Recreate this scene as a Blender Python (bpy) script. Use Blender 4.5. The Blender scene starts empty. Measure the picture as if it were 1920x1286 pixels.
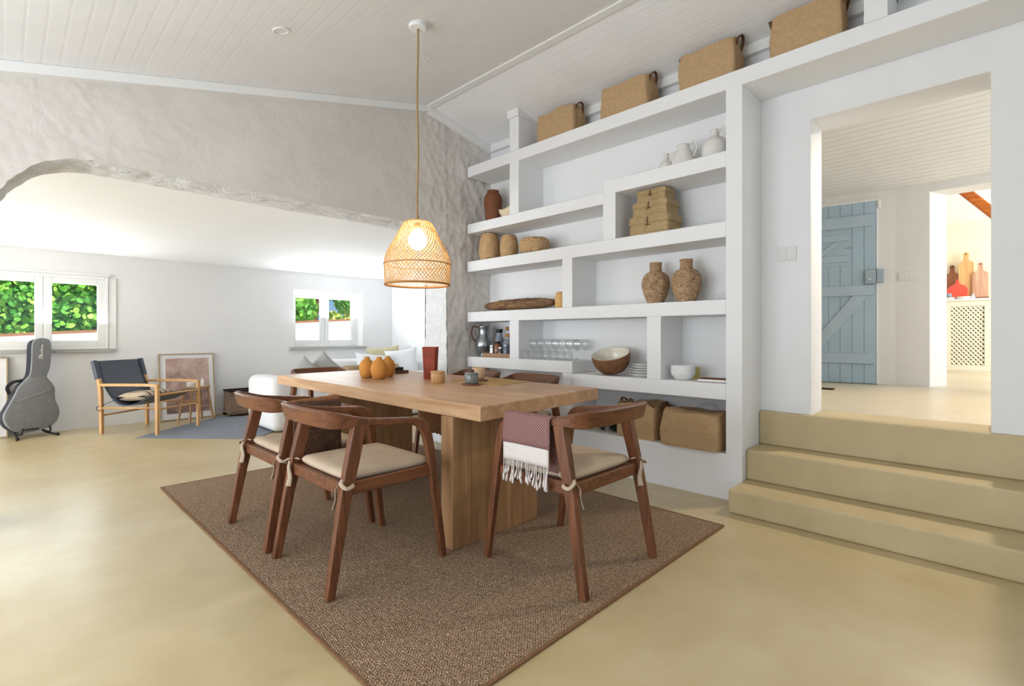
import bpy, bmesh, math, random
from mathutils import Vector, Matrix, noise
R = math.radians
PI = math.pi
rnd = random.Random(7)
scene = bpy.context.scene
COL = scene.collection

# ------------------------------------------------------------------ camera
FPX = 938.0
cam_d = bpy.data.cameras.new('camera')
cam_d.sensor_width = 36.0
cam_d.lens = FPX / 1920 * 36.0
cam_d.shift_y = -14.3 / 1920
cam_d.clip_start = 0.05
cam = bpy.data.objects.new('camera', cam_d)
COL.objects.link(cam)
cam.location = (0, 0, 1.10)
cam.rotation_euler = (R(90), 0, -R(45.49))
scene.camera = cam

# ------------------------------------------------------------------ view, world, sun, window light
scene.view_settings.view_transform = 'Standard'
scene.view_settings.look = 'None'
scene.view_settings.exposure = -0.32
scene.view_settings.gamma = 1.0
scene.view_settings.use_curve_mapping = False
scene.cycles.max_bounces = 10
scene.cycles.diffuse_bounces = 6
scene.cycles.transparent_max_bounces = 24
scene.cycles.sample_clamp_indirect = 6.0
scene.cycles.use_denoising = True

world = bpy.data.worlds.new('sky')
scene.world = world
world.use_nodes = True
wn = world.node_tree.nodes
wl = world.node_tree.links
wn.clear()
w_out = wn.new('ShaderNodeOutputWorld')
w_bg = wn.new('ShaderNodeBackground')
w_tc = wn.new('ShaderNodeTexCoord')
w_sep = wn.new('ShaderNodeSeparateXYZ')
w_ramp = wn.new('ShaderNodeValToRGB')
w_ramp.color_ramp.elements[0].position = 0.0
w_ramp.color_ramp.elements[0].color = (0.36, 0.62, 0.95, 1)
w_ramp.color_ramp.elements[1].position = 0.6
w_ramp.color_ramp.elements[1].color = (0.62, 0.80, 1.0, 1)
wl.new(w_tc.outputs['Generated'], w_sep.inputs[0])
wl.new(w_sep.outputs['Z'], w_ramp.inputs[0])
wl.new(w_ramp.outputs[0], w_bg.inputs['Color'])
w_bg.inputs['Strength'].default_value = 1.0
wl.new(w_bg.outputs[0], w_out.inputs['Surface'])

def sun(direction, strength, color=(1, 0.95, 0.87)):
    l = bpy.data.lights.new('sun', 'SUN')
    l.energy = strength
    l.color = color
    l.angle = R(0.6)
    o = bpy.data.objects.new('sun', l)
    COL.objects.link(o)
    o.rotation_euler = Vector(direction).to_track_quat('Z', 'Y').to_euler()
    o.location = (2, 2, 9)
sun((0.45, -0.5, 0.9), 9.0)

def area(name, loc, aim, sx, sy, power, color=(1, 1, 1)):
    l = bpy.data.lights.new(name, 'AREA')
    l.shape = 'RECTANGLE'
    l.size = sx
    l.size_y = sy
    l.energy = power
    l.color = color
    o = bpy.data.objects.new(name, l)
    COL.objects.link(o)
    o.location = loc
    o.rotation_euler = Vector((-aim[0], -aim[1], -aim[2])).to_track_quat('Z', 'Y').to_euler()
    return o
# daylight at the doors and windows, plus added fill for alcove, landing and kitchen
area('daylight_south_doors', (0.4, -2.95, 1.3), (0, 1, 0.60), 3.0, 2.2, 24, (0.93, 0.965, 1.0))
area('daylight_west_doors', (-2.0, 2.2, 1.05), (1, 0.0, 0.55), 3.0, 1.9, 165, (0.91, 0.955, 1.0))
area('fill_alcove_west', (-4.9, 6.0, 1.0), (1, 0, 0.6), 2.8, 1.7, 370, (0.90, 0.95, 1.0))  # added fill at an unseen opening, brightens the alcove evenly
area('daylight_window_a', (0.25, 7.95, 1.38), (0, -1, 1.3), 1.2, 0.75, 52, (0.90, 0.95, 1.0))
area('daylight_window_b', (3.7, 7.95, 1.38), (0, -1, 1.3), 1.0, 0.75, 52, (0.90, 0.95, 1.0))
area('fill_landing', (5.3, -1.9, 1.9), (0, 1, 0.05), 2.0, 1.7, 36, (0.92, 0.96, 1.0))  # added fill from the unseen open side of the landing
area('fill_kitchen', (8.6, -2.3, 2.1), (0.15, 1, 0), 2.4, 1.8, 210, (1.0, 0.98, 0.95))  # added to brighten the kitchen; no window is modelled there

def spot(name, loc, aim, power, color, angle):
    l = bpy.data.lights.new(name, 'SPOT')
    l.energy = power
    l.color = color
    l.spot_size = R(angle)
    l.spot_blend = 0.6
    l.shadow_soft_size = 0.06
    o = bpy.data.objects.new(name, l)
    COL.objects.link(o)
    o.location = loc
    o.rotation_euler = (Vector(loc) - Vector(aim)).to_track_quat('Z', 'Y').to_euler()
# warm ceiling lamp of the landing, shining out through the doorway onto the steps
spot('landing_lamp', (4.9, 0.08, 2.84), (3.7, 0.35, 0.0), 190, (1.0, 0.86, 0.68), 120)

# ------------------------------------------------------------------ materials
def lin(c):
    if isinstance(c, str):
        c = [int(c[i:i + 2], 16) / 255 for i in (0, 2, 4)]
    return tuple((v / 12.92 if v <= 0.04045 else ((v + 0.055) / 1.055) ** 2.4) for v in c) + (1,)

def base_mat(name, color, rough=0.7, spec=0.4, metal=0.0):
    m = bpy.data.materials.new(name)
    m.use_nodes = True
    b = m.node_tree.nodes['Principled BSDF']
    b.inputs['Base Color'].default_value = color if len(color) == 4 else tuple(color) + (1,)
    b.inputs['Roughness'].default_value = rough
    b.inputs['Metallic'].default_value = metal
    b.inputs['Specular IOR Level'].default_value = spec
    return m, m.node_tree.nodes, m.node_tree.links, b

def coords(n, l, scale=(1, 1, 1), rot=(0, 0, 0), kind='Object'):
    tc = n.new('ShaderNodeTexCoord')
    mp = n.new('ShaderNodeMapping')
    mp.inputs['Scale'].default_value = scale
    mp.inputs['Rotation'].default_value = rot
    l.new(tc.outputs[kind], mp.inputs[0])
    return mp.outputs[0]

def tex_noise(n, l, vec, scale, detail=4, rough=0.55, dist=0.0):
    t = n.new('ShaderNodeTexNoise')
    t.inputs['Scale'].default_value = scale
    t.inputs['Detail'].default_value = detail
    t.inputs['Roughness'].default_value = rough
    t.inputs['Distortion'].default_value = dist
    l.new(vec, t.inputs['Vector'])
    return t.outputs['Fac']

def ramp(n, l, fac, stops):
    r = n.new('ShaderNodeValToRGB')
    e = r.color_ramp.elements
    while len(e) < len(stops):
        e.new(0.5)
    for i, (p, c) in enumerate(stops):
        e[i].position = p
        e[i].color = c if len(c) == 4 else tuple(c) + (1,)
    l.new(fac, r.inputs[0])
    return r.outputs[0]

def bump(n, l, b, height, strength=0.3, dist=0.01, prev=None):
    bp = n.new('ShaderNodeBump')
    bp.inputs['Strength'].default_value = strength
    bp.inputs['Distance'].default_value = dist
    l.new(height, bp.inputs['Height'])
    if prev is not None:
        l.new(prev, bp.inputs['Normal'])
    l.new(bp.outputs[0], b.inputs['Normal'])
    return bp.outputs[0]

def math_node(n, l, op, a, b=None, clamp=False):
    m = n.new('ShaderNodeMath')
    m.operation = op
    m.use_clamp = clamp
    for i, v in enumerate((a, b)):
        if v is None:
            continue
        if isinstance(v, (int, float)):
            m.inputs[i].default_value = v
        else:
            l.new(v, m.inputs[i])
    return m.outputs[0]

def plain(name, color, rough=0.6, spec=0.4, metal=0.0, nscale=30, namp=0.06, bstr=0.0, bscale=None):
    """a colour with a slight procedural mottle and optional fine bump"""
    c = lin(color)
    m, n, l, b = base_mat(name, c, rough, spec, metal)
    v = coords(n, l)
    f = tex_noise(n, l, v, nscale, 3)
    lo = tuple(x * (1 - namp) for x in c[:3]) + (1,)
    hi = tuple(min(1, x * (1 + namp)) for x in c[:3]) + (1,)
    l.new(ramp(n, l, f, [(0.3, lo), (0.7, hi)]), b.inputs['Base Color'])
    if bstr:
        bump(n, l, b, tex_noise(n, l, v, bscale or nscale, 5), bstr, 0.004)
    return m

def wood(name, c1, c2, axis=0, scale=1.0, rough=0.5, stretch=12, knots=False, bstr=0.08, planks=None):
    m, n, l, b = base_mat(name, lin(c1), rough, 0.4)
    s = [stretch * scale] * 3
    s[axis] = scale * 0.9
    v = coords(n, l, tuple(s))
    f1 = tex_noise(n, l, v, 1.6, 6, 0.6, 0.6)
    s2 = [stretch * 6 * scale] * 3
    s2[axis] = scale * 2
    v2 = coords(n, l, tuple(s2))
    f2 = tex_noise(n, l, v2, 1.3, 3, 0.5, 0.2)
    f = math_node(n, l, 'ADD', math_node(n, l, 'MULTIPLY', f1, 0.7), math_node(n, l, 'MULTIPLY', f2, 0.3))
    a, c = lin(c1), lin(c2)
    mid = tuple((x + y) / 2 for x, y in zip(a, c))
    col = ramp(n, l, f, [(0.34, c), (0.5, mid), (0.64, a)])
    if knots:
        ks = [3.2] * 3
        ks[axis] = 1.5
        kv = coords(n, l, tuple(ks))
        vor = n.new('ShaderNodeTexVoronoi')
        vor.inputs['Scale'].default_value = 1.3
        l.new(kv, vor.inputs['Vector'])
        kf = ramp(n, l, vor.outputs['Distance'], [(0.03, (1, 1, 1)), (0.10, (0, 0, 0))])
        mx = n.new('ShaderNodeMixRGB')
        l.new(math_node(n, l, 'MULTIPLY', kf, 0.75), mx.inputs[0])
        l.new(col, mx.inputs[1])
        mx.inputs[2].default_value = lin(c2)[0] * 0.35, lin(c2)[1] * 0.3, lin(c2)[2] * 0.25, 1
        col = mx.outputs[0]
    l.new(col, b.inputs['Base Color'])
    bump(n, l, b, f2, bstr, 0.003)
    return m

def weave_mat(name, c1, c2, k=(120, 120, 120), bstr=0.8, rough=0.75, diag=False, bdist=0.003):
    """checker weave: product of sines along the axes, for cane, jute and woven cloth"""
    m, n, l, b = base_mat(name, lin(c1), rough, 0.25)
    v = coords(n, l)
    sep = n.new('ShaderNodeSeparateXYZ')
    l.new(v, sep.inputs[0])
    x, y, z = sep.outputs
    h = math_node(n, l, 'ADD', x, y)
    if diag:
        h2 = math_node(n, l, 'ADD', h, z)
        z = math_node(n, l, 'SUBTRACT', h, z)
        h = h2
    sx = math_node(n, l, 'SINE', math_node(n, l, 'MULTIPLY', h, k[0]))
    sz = math_node(n, l, 'SINE', math_node(n, l, 'MULTIPLY', z, k[2]))
    pr = math_node(n, l, 'MULTIPLY', sx, sz)
    f = math_node(n, l, 'ADD', math_node(n, l, 'MULTIPLY', pr, 0.35), 0.5)
    nz = tex_noise(n, l, v, 14, 4)
    f = math_node(n, l, 'ADD', math_node(n, l, 'MULTIPLY', f, 0.65), math_node(n, l, 'MULTIPLY', nz, 0.35))
    l.new(ramp(n, l, f, [(0.25, lin(c2)), (0.65, lin(c1))]), b.inputs['Base Color'])
    bump(n, l, b, pr, bstr, bdist)
    return m

M = {}
M['white'] = plain('white_plaster', 'e3e3e3', 0.85, 0.25, 0, 3.0, 0.015, 0.05, 40)
M['alcove_lit_white'] = plain('alcove_ceiling_lit_white', 'f3f3f3', 0.8, 0.3, 0, 3.0, 0.01)  # whiter copy of the plaster; the ceiling's extra light is put into its colour
M['white_paint'] = plain('white_paint', 'e4e4e2', 0.55, 0.4, 0, 6, 0.01)
M['landing_white'] = plain('landing_plaster', 'd6d4d0', 0.85, 0.25, 0, 2.0, 0.02, 0.1, 25)

def rough_plaster():
    m, n, l, b = base_mat('rough_plaster', lin('d0cac4'), 0.9, 0.2)
    v = coords(n, l)
    f = tex_noise(n, l, v, 2.2, 6, 0.6)
    l.new(ramp(n, l, f, [(0.3, lin('cbc5be')), (0.7, lin('d6d0ca'))]), b.inputs['Base Color'])
    h1 = tex_noise(n, l, v, 7, 8, 0.62, 1.2)
    h2 = tex_noise(n, l, v, 26, 6, 0.6, 0.4)
    nb = bump(n, l, b, h1, 0.22, 0.03)
    bump(n, l, b, h2, 0.12, 0.012, nb)
    return m
M['rough'] = rough_plaster()

def stone_edge():
    m, n, l, b = base_mat('limewashed_stone', lin('e6e6e6'), 0.8, 0.35)
    v = coords(n, l, (1.0, 1.6, 1.6))
    h1 = tex_noise(n, l, v, 12, 8, 0.65, 1.5)
    l.new(ramp(n, l, h1, [(0.3, lin('dededd')), (0.6, lin('ecececeb'[:6]))]), b.inputs['Base Color'])
    bump(n, l, b, h1, 0.7, 0.04)
    return m
M['stone'] = stone_edge()

def board_ceiling(name, color, axis, pitch, bs=0.35):
    """painted tongue-and-groove boards: V grooves across the given axis"""
    m, n, l, b = base_mat(name, lin(color), 0.6, 0.35)
    v = coords(n, l)
    sep = n.new('ShaderNodeSeparateXYZ')
    l.new(v, sep.inputs[0])
    x = sep.outputs[axis]
    fr = math_node(n, l, 'FRACT', math_node(n, l, 'MULTIPLY', x, 1.0 / pitch))
    d = math_node(n, l, 'ABSOLUTE', math_node(n, l, 'SUBTRACT', fr, 0.5))
    g = ramp(n, l, d, [(0.40, (1, 1, 1)), (0.44, (0.35, 0.35, 0.35)), (0.455, (0.9, 0.9, 0.9)), (0.475, (0.9, 0.9, 0.9)), (0.5, (0.0, 0.0, 0.0))])
    nz = tex_noise(n, l, v, 3, 3)
    c = lin(color)
    l.new(ramp(n, l, nz, [(0.3, tuple(q * 0.98 for q in c[:3])), (0.7, tuple(min(1, q * 1.02) for q in c[:3]))]), b.inputs['Base Color'])
    bump(n, l, b, g, bs, 0.003)
    return m
M['ceiling'] = board_ceiling('painted_ceiling_boards', 'e9e9e9', 0, 0.078)
M['landing_ceiling'] = board_ceiling('landing_ceiling_boards', 'e2e1df', 0, 0.085, 0.9)

def concrete(name, cols, rough=0.42, joint=None):
    m, n, l, b = base_mat(name, lin(cols[0]), rough, 0.65)
    v = coords(n, l)
    f = tex_noise(n, l, v, 0.8, 5, 0.55, 0.5)
    f2 = tex_noise(n, l, v, 4.0, 6, 0.6, 0.3)
    f = math_node(n, l, 'ADD', math_node(n, l, 'MULTIPLY', f, 0.65), math_node(n, l, 'MULTIPLY', f2, 0.35))
    col = ramp(n, l, f, [(0.32, lin(cols[2])), (0.5, lin(cols[0])), (0.68, lin(cols[1]))])
    if joint is not None:
        sep = n.new('ShaderNodeSeparateXYZ')
        l.new(v, sep.inputs[0])
        yy = math_node(n, l, 'ABSOLUTE', math_node(n, l, 'SUBTRACT', sep.outputs[1], joint))
        k = ramp(n, l, yy, [(0.028, (0, 0, 0)), (0.031, (1, 1, 1)), (0.035, (1, 1, 1)), (0.038, (0, 0, 0))])
        mx = n.new('ShaderNodeMixRGB')
        l.new(math_node(n, l, 'MULTIPLY', k, 0.22), mx.inputs[0])
        l.new(col, mx.inputs[1])
        mx.inputs[2].default_value = lin('8a8474')
        col = mx.outputs[0]
    l.new(col, b.inputs['Base Color'])
    f3 = tex_noise(n, l, v, 1.7, 3, 0.5)
    l.new(ramp(n, l, f3, [(0.2, (rough - 0.03,) * 3), (0.8, (rough + 0.06,) * 3)]), b.inputs['Roughness'])
    bump(n, l, b, f3, 0.03, 0.01)
    return m
M['floor'] = concrete('polished_yellow_concrete', ('bdab83', 'cabc9a', 'ae9c72'), 0.30, 4.34)
M['steps'] = concrete('ochre_cement', ('b8a67e', 'c1b08a', 'ac9a71'), 0.6)
M['landing_floor'] = concrete('landing_cement', ('c6b99f', 'cfc4ad', 'b9ab8d'), 0.32)

def jute():
    m, n, l, b = base_mat('brown_jute_rug', lin('7a5f4c'), 0.95, 0.1)
    v = coords(n, l)
    sep = n.new('ShaderNodeSeparateXYZ')
    l.new(v, sep.inputs[0])
    wob = math_node(n, l, 'MULTIPLY', tex_noise(n, l, v, 30, 2), 0.025)
    x = math_node(n, l, 'ADD', sep.outputs[0], wob)
    y = math_node(n, l, 'ADD', sep.outputs[1], wob)
    # herringbone: the slant of the rib flips every few centimetres
    zig = math_node(n, l, 'PINGPONG', x, 0.022)
    rib = math_node(n, l, 'SINE', math_node(n, l, 'MULTIPLY', math_node(n, l, 'ADD', y, zig), 2 * PI / 0.013))
    cross = math_node(n, l, 'SINE', math_node(n, l, 'MULTIPLY', x, 2 * PI / 0.010))
    h = math_node(n, l, 'ADD', math_node(n, l, 'MULTIPLY', rib, 0.6), math_node(n, l, 'MULTIPLY', cross, 0.4))
    nz = tex_noise(n, l, v, 90, 3, 0.7)
    f = math_node(n, l, 'ADD', math_node(n, l, 'MULTIPLY', h, 0.22), nz)
    l.new(ramp(n, l, f, [(0.22, lin('604b39')), (0.5, lin('947a62')), (0.8, lin('c8b096'))]), b.inputs['Base Color'])
    bump(n, l, b, h, 0.8, 0.004)
    return m
M['jute'] = jute()
M['jute_edge'] = plain('rug_binding', '7c5d45', 0.9, 0.1, 0, 80, 0.2, 0.5)

M['walnut_x'] = wood('walnut_along_x', '7d4c2e', '4c2c18', 0, 1.6, 0.42)
M['walnut_y'] = wood('walnut_along_y', '7d4c2e', '4c2c18', 1, 1.6, 0.42)
M['walnut_z'] = wood('walnut_along_z', '7d4c2e', '4c2c18', 2, 1.6, 0.42)
M['table_top'] = wood('oak_table_top', 'c4a07c', 'a67d58', 1, 1.0, 0.42, 9, True)
M['table_leg'] = wood('pine_slab', 'a9825a', '86603d', 2, 1.0, 0.55, 9, True)
M['oak'] = wood('light_oak', 'd0a672', 'b78751', 2, 1.6, 0.45)
M['oak_dull'] = wood('stool_oak', 'b58f6b', '93704f', 2, 1.6, 0.5)
M['bamboo'] = wood('pale_bamboo', 'c69f6c', 'a97f4e', 2, 3.0, 0.5)
M['tray_wood'] = wood('tray_wood', 'b28c69', '8c6a4c', 1, 2.0, 0.5)
M['dark_wood'] = wood('dark_wood', '6b4a35', '3f2a1d', 1, 2.0, 0.5)
M['cork'] = plain('cork', 'a87a4b', 0.9, 0.1, 0, 120, 0.2, 0.3)
M['cushion'] = plain('beige_cotton', 'b9a791', 0.95, 0.1, 0, 9, 0.06, 0.15, 160)
M['kraft'] = plain('washable_kraft_paper', 'b39570', 0.85, 0.2, 0, 40, 0.08, 0.45, 22)
M['book_cover'] = plain('brown_book_cloth', '7a5542', 0.95, 0.05, 0, 60, 0.08)
M['strap'] = plain('brown_leather_strap', '5d3f28', 0.6, 0.3, 0, 30, 0.1)
M['wicker'] = weave_mat('seagrass', 'cfad80', '93704a', (240, 240, 300), 0.5)
M['rattan_box'] = weave_mat('rattan_box', 'dfc496', 'a07f50', (200, 200, 260), 1.0, 0.7, True, 0.006)
def rope_mat():
    m, n, l, b = base_mat('twisted_seagrass', lin('b08a66'), 0.9, 0.1)
    v = coords(n, l)
    sep = n.new('ShaderNodeSeparateXYZ')
    l.new(v, sep.inputs[0])
    w = math_node(n, l, 'MULTIPLY', tex_noise(n, l, v, 16, 3), 0.05)
    s_ = math_node(n, l, 'SINE', math_node(n, l, 'MULTIPLY', math_node(n, l, 'ADD', sep.outputs[2], w), 2 * PI / 0.0105))
    f = math_node(n, l, 'ADD', math_node(n, l, 'MULTIPLY', s_, 0.28), tex_noise(n, l, v, 34, 4, 0.7))
    l.new(ramp(n, l, f, [(0.2, lin('6b4f38')), (0.40, lin('b3906d')), (0.8, lin('d8b893'))]), b.inputs['Base Color'])
    bump(n, l, b, f, 0.9, 0.008)
    return m
M['rope'] = rope_mat()
M['terracotta'] = plain('terracotta', '7c5038', 0.85, 0.2, 0, 16, 0.08, 0.1)
M['ochre'] = plain('ochre_ceramic', 'c0843f', 0.75, 0.2, 0, 200, 0.05, 0.1, 300)
M['red_clay'] = plain('red_glazed_clay', '87300f', 0.45, 0.5, 0, 14, 0.25)
M['grey_glaze'] = plain('grey_green_glaze', '6f7671', 0.22, 0.6, 0, 18, 0.2)
M['cup'] = plain('sand_stoneware', 'c3a582', 0.6, 0.3, 0, 60, 0.05)
M['placemat'] = weave_mat('mustard_woven_mat', 'cbab78', 'a3804e', (500, 500, 500), 0.7, 0.9)
M['ceramic_white'] = plain('white_china', 'e6e6e4', 0.25, 0.5, 0, 8, 0.01)
M['ceramic_matte'] = plain('matte_bisque', 'd9d6d0', 0.8, 0.2, 0, 12, 0.03)
M['coconut'] = plain('coconut_shell', '7b5538', 0.7, 0.3, 0, 30, 0.25, 0.4, 60)
M['bowl_inside'] = plain('cream_enamel', 'dcd5c5', 0.18, 0.5, 0, 8, 0.02)
M['yellow_pot'] = plain('yellow_clay', 'cfa76b', 0.8, 0.2, 0, 20, 0.06)
M['shell'] = plain('pale_shell', 'dccbaa', 0.6, 0.3, 0, 16, 0.1, 0.2)
M['pewter'] = plain('pewter', '9aa0a3', 0.28, 0.5, 0.9, 12, 0.12)
M['steel'] = plain('steel', 'c9cccf', 0.25, 0.5, 1.0, 12, 0.05)
M['black'] = plain('black_plastic', '18181a', 0.5, 0.4, 0, 30, 0.1)
M['amber'] = plain('amber_liquor', '7a4315', 0.12, 0.5, 0, 10, 0.1)
M['blue_bottle'] = plain('blue_grey_bottle', '56657a', 0.12, 0.5, 0, 10, 0.1)
M['green_bottle'] = plain('dark_green_bottle', '232b22', 0.12, 0.5, 0, 10, 0.1)
M['grey_bottle'] = plain('smoke_bottle', '7d8791', 0.12, 0.5, 0, 10, 0.1)
M['label_cream'] = plain('cream_paper_label', 'd9caa0', 0.8, 0.2, 0, 10, 0.05)
M['leather_black'] = plain('black_leather', '39414d', 0.42, 0.45, 0, 30, 0.08, 0.1, 120)
M['charcoal'] = weave_mat('grey_melange_fabric', '8c8d90', '696a6d', (700, 700, 700), 0.3, 0.9)
M['charcoal_dark'] = plain('black_nylon', '26282e', 0.7, 0.3, 0, 60, 0.1)
M['grey_rug'] = plain('blue_grey_rug', '7f838c', 0.95, 0.1, 0, 60, 0.16, 0.5, 90)
M['sofa'] = plain('white_linen', 'dededf', 0.95, 0.1, 0, 5, 0.03, 0.2, 200)
M['pillow_grey'] = plain('grey_linen', 'a9aaa6', 0.95, 0.1, 0, 60, 0.06, 0.2, 200)
M['pillow_white'] = plain('white_cotton', 'e2e3e6', 0.95, 0.1, 0, 5, 0.02, 0.1, 60)
M['pillow_olive'] = plain('pale_olive_linen', 'b9b394', 0.95, 0.1, 0, 20, 0.05, 0.15, 160)
M['pillow_tan'] = plain('tan_blanket', 'a08a6b', 0.95, 0.1, 0, 40, 0.15, 0.3, 90)
M['blue_paint'] = plain('powder_blue_paint', '9db2bf', 0.5, 0.4, 0, 4, 0.03)
M['blue_paint_b'] = plain('powder_blue_ledge', 'a3b4c0', 0.5, 0.4, 0, 4, 0.03)
M['lock_grey'] = plain('grey_blue_metal', '97a6b0', 0.45, 0.4, 0, 4, 0.03)
M['switch'] = plain('switch_plastic', 'd5d4d0', 0.35, 0.5, 0, 4, 0.01)
M['cream_paint'] = plain('cream_paint', 'dcd6c0', 0.5, 0.4, 0, 4, 0.02)
M['cream_wall'] = plain('cream_tiles', 'e8dfc0', 0.5, 0.4, 0, 1.2, 0.03)
M['dark_void'] = plain('dark_cupboard_inside', '2c2622', 0.9, 0.1, 0, 4, 0.1)
M['orange_beam'] = wood('varnished_beam', 'c9701d', '9a4a0e', 1, 1.5, 0.35)
M['board_light'] = wood('maple_board', 'dcb077', 'c4935a', 2, 2.0, 0.5)
M['board_brown'] = wood('acacia_board', '8f5a37', '67391f', 2, 2.0, 0.5)
M['board_mixed'] = wood('striped_board', 'd2ab90', 'a87857', 2, 1.2, 0.5, 20)
M['red_plastic'] = plain('coral_plastic', 'd8513f', 0.35, 0.4, 0, 5, 0.02)
M['sill'] = plain('grey_stone_sill', 'a9a9a5', 0.6, 0.3, 0, 40, 0.08)
M['cord'] = plain('jute_cord', 'a1875f', 0.9, 0.1, 0, 200, 0.25, 0.4, 300)
M['fur'] = plain('brown_fleece', '6b4a30', 1.0, 0.05, 0, 90, 0.35, 0.6, 140)
M['picture_frame'] = wood('thin_oak_frame', 'b7a488', '97835f', 2, 2.0, 0.5)
M['mount'] = plain('white_mount', 'e3e3e4', 0.8, 0.2, 0, 5, 0.01)
M['crate'] = wood('rough_crate_wood', '9c8471', '6c5647', 0, 2.0, 0.8)
M['hedge_wall'] = plain('white_garden_wall', 'f0efec', 0.8, 0.2, 0, 4, 0.02)
M['coping'] = plain('terracotta_coping', 'a8755a', 0.8, 0.2, 0, 12, 0.12)
M['gravel'] = plain('garden_ground', 'c9c3b5', 0.95, 0.1, 0, 6, 0.1)
M['trunk'] = plain('brown_bark', '7d5540', 0.95, 0.1, 0, 12, 0.35, 0.6, 20)
M['navy'] = plain('navy_fabric', '2a3038', 0.9, 0.1, 0, 60, 0.1)

def leaf_mat(name, a, b_, c):
    m, n, l, b = base_mat(name, lin(a), 0.5, 0.35)
    g = n.new('ShaderNodeNewGeometry')
    l.new(ramp(n, l, g.outputs['Random Per Island'], [(0.0, lin(a)), (0.5, lin(b_)), (1.0, lin(c))]), b.inputs['Base Color'])
    b.inputs['Transmission Weight'].default_value = 0.0
    return m
M['leaf'] = leaf_mat('ivy_leaves', '3f8a2c', '6fb83e', 'a6dc5a')
M['leaf_yellow'] = leaf_mat('shrub_leaves', '5f8a35', '9bbb4a', 'd6d96a')

def glass_mat(name, tint=(0.97, 0.985, 0.98), refl=0.10, edge=0.55):
    m = bpy.data.materials.new(name)
    m.use_nodes = True
    n, l = m.node_tree.nodes, m.node_tree.links
    n.clear()
    out = n.new('ShaderNodeOutputMaterial')
    mix = n.new('ShaderNodeMixShader')
    tr = n.new('ShaderNodeBsdfTransparent')
    tr.inputs[0].default_value = tint + (1,)
    gl = n.new('ShaderNodeBsdfGlossy')
    gl.inputs['Roughness'].default_value = 0.03
    lw = n.new('ShaderNodeLayerWeight')
    lw.inputs['Blend'].default_value = 0.35
    f = math_node(n, l, 'ADD', math_node(n, l, 'MULTIPLY', lw.outputs['Facing'], edge), refl, True)
    l.new(f, mix.inputs[0])
    l.new(tr.outputs[0], mix.inputs[1])
    l.new(gl.outputs[0], mix.inputs[2])
    l.new(mix.outputs[0], out.inputs['Surface'])
    return m
M['pane'] = glass_mat('window_glass', (0.97, 0.985, 0.98), 0.02, 0.06)
M['tumbler'] = glass_mat('drinking_glass', (0.985, 0.99, 0.99), 0.05, 0.26)
M['picture_glass'] = glass_mat('picture_glass', (1, 1, 1), 0.03, 0.1)

def emit(name, color, strength):
    m = bpy.data.materials.new(name)
    m.use_nodes = True
    n, l = m.node_tree.nodes, m.node_tree.links
    n.clear()
    out = n.new('ShaderNodeOutputMaterial')
    e = n.new('ShaderNodeEmission')
    e.inputs['Color'].default_value = tuple(color) + (1,)
    e.inputs['Strength'].default_value = strength
    l.new(e.outputs[0], out.inputs['Surface'])
    return m
M['bulb'] = emit('lit_bulb', (1.0, 0.86, 0.66), 60)

def shade_mat():
    m, n, l, b = base_mat('woven_rattan', lin('e2c48e'), 0.7, 0.2)
    v = coords(n, l)
    l.new(ramp(n, l, tex_noise(n, l, v, 40, 3), [(0.3, lin('cfa768')), (0.7, lin('ead0a0'))]), b.inputs['Base Color'])
    tl = n.new('ShaderNodeBsdfTranslucent')
    tl.inputs[0].default_value = lin('ecd09a')
    mix = n.new('ShaderNodeMixShader')
    mix.inputs[0].default_value = 0.3
    l.new(b.outputs[0], mix.inputs[1])
    l.new(tl.outputs[0], mix.inputs[2])
    l.new(mix.outputs[0], n['Material Output'].inputs['Surface'])
    return m
M['shade'] = shade_mat()

def striped(name, base, stripe, axis, pitch, width):
    m, n, l, b = base_mat(name, lin(base), 0.95, 0.1)
    v = coords(n, l)
    sep = n.new('ShaderNodeSeparateXYZ')
    l.new(v, sep.inputs[0])
    fr = math_node(n, l, 'FRACT', math_node(n, l, 'MULTIPLY', sep.outputs[axis], 1 / pitch))
    k = math_node(n, l, 'LESS_THAN', fr, width)
    mx = n.new('ShaderNodeMixRGB')
    l.new(k, mx.inputs[0])
    mx.inputs[1].default_value = lin(base)
    mx.inputs[2].default_value = lin(stripe)
    l.new(mx.outputs[0], b.inputs['Base Color'])
    return m
M['stripe_pillow'] = striped('striped_cushion_cloth', 'b8a78f', '23242a', 1, 0.075, 0.2)

def art_mat():
    m, n, l, b = base_mat('faded_print', lin('8d7068'), 0.6, 0.3)
    v = coords(n, l)
    f = tex_noise(n, l, v, 5, 8, 0.7, 0.4)
    sep = n.new('ShaderNodeSeparateXYZ')
    l.new(v, sep.inputs[0])
    f = math_node(n, l, 'ADD', f, math_node(n, l, 'MULTIPLY', math_node(n, l, 'SUBTRACT', sep.outputs[2], 0.4), 0.35))
    l.new(ramp(n, l, f, [(0.25, lin('584e50')), (0.40, lin('8a6f66')), (0.55, lin('b69c91')), (0.75, lin('d0bdb2'))]), b.inputs['Base Color'])
    return m
M['art'] = art_mat()

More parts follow.
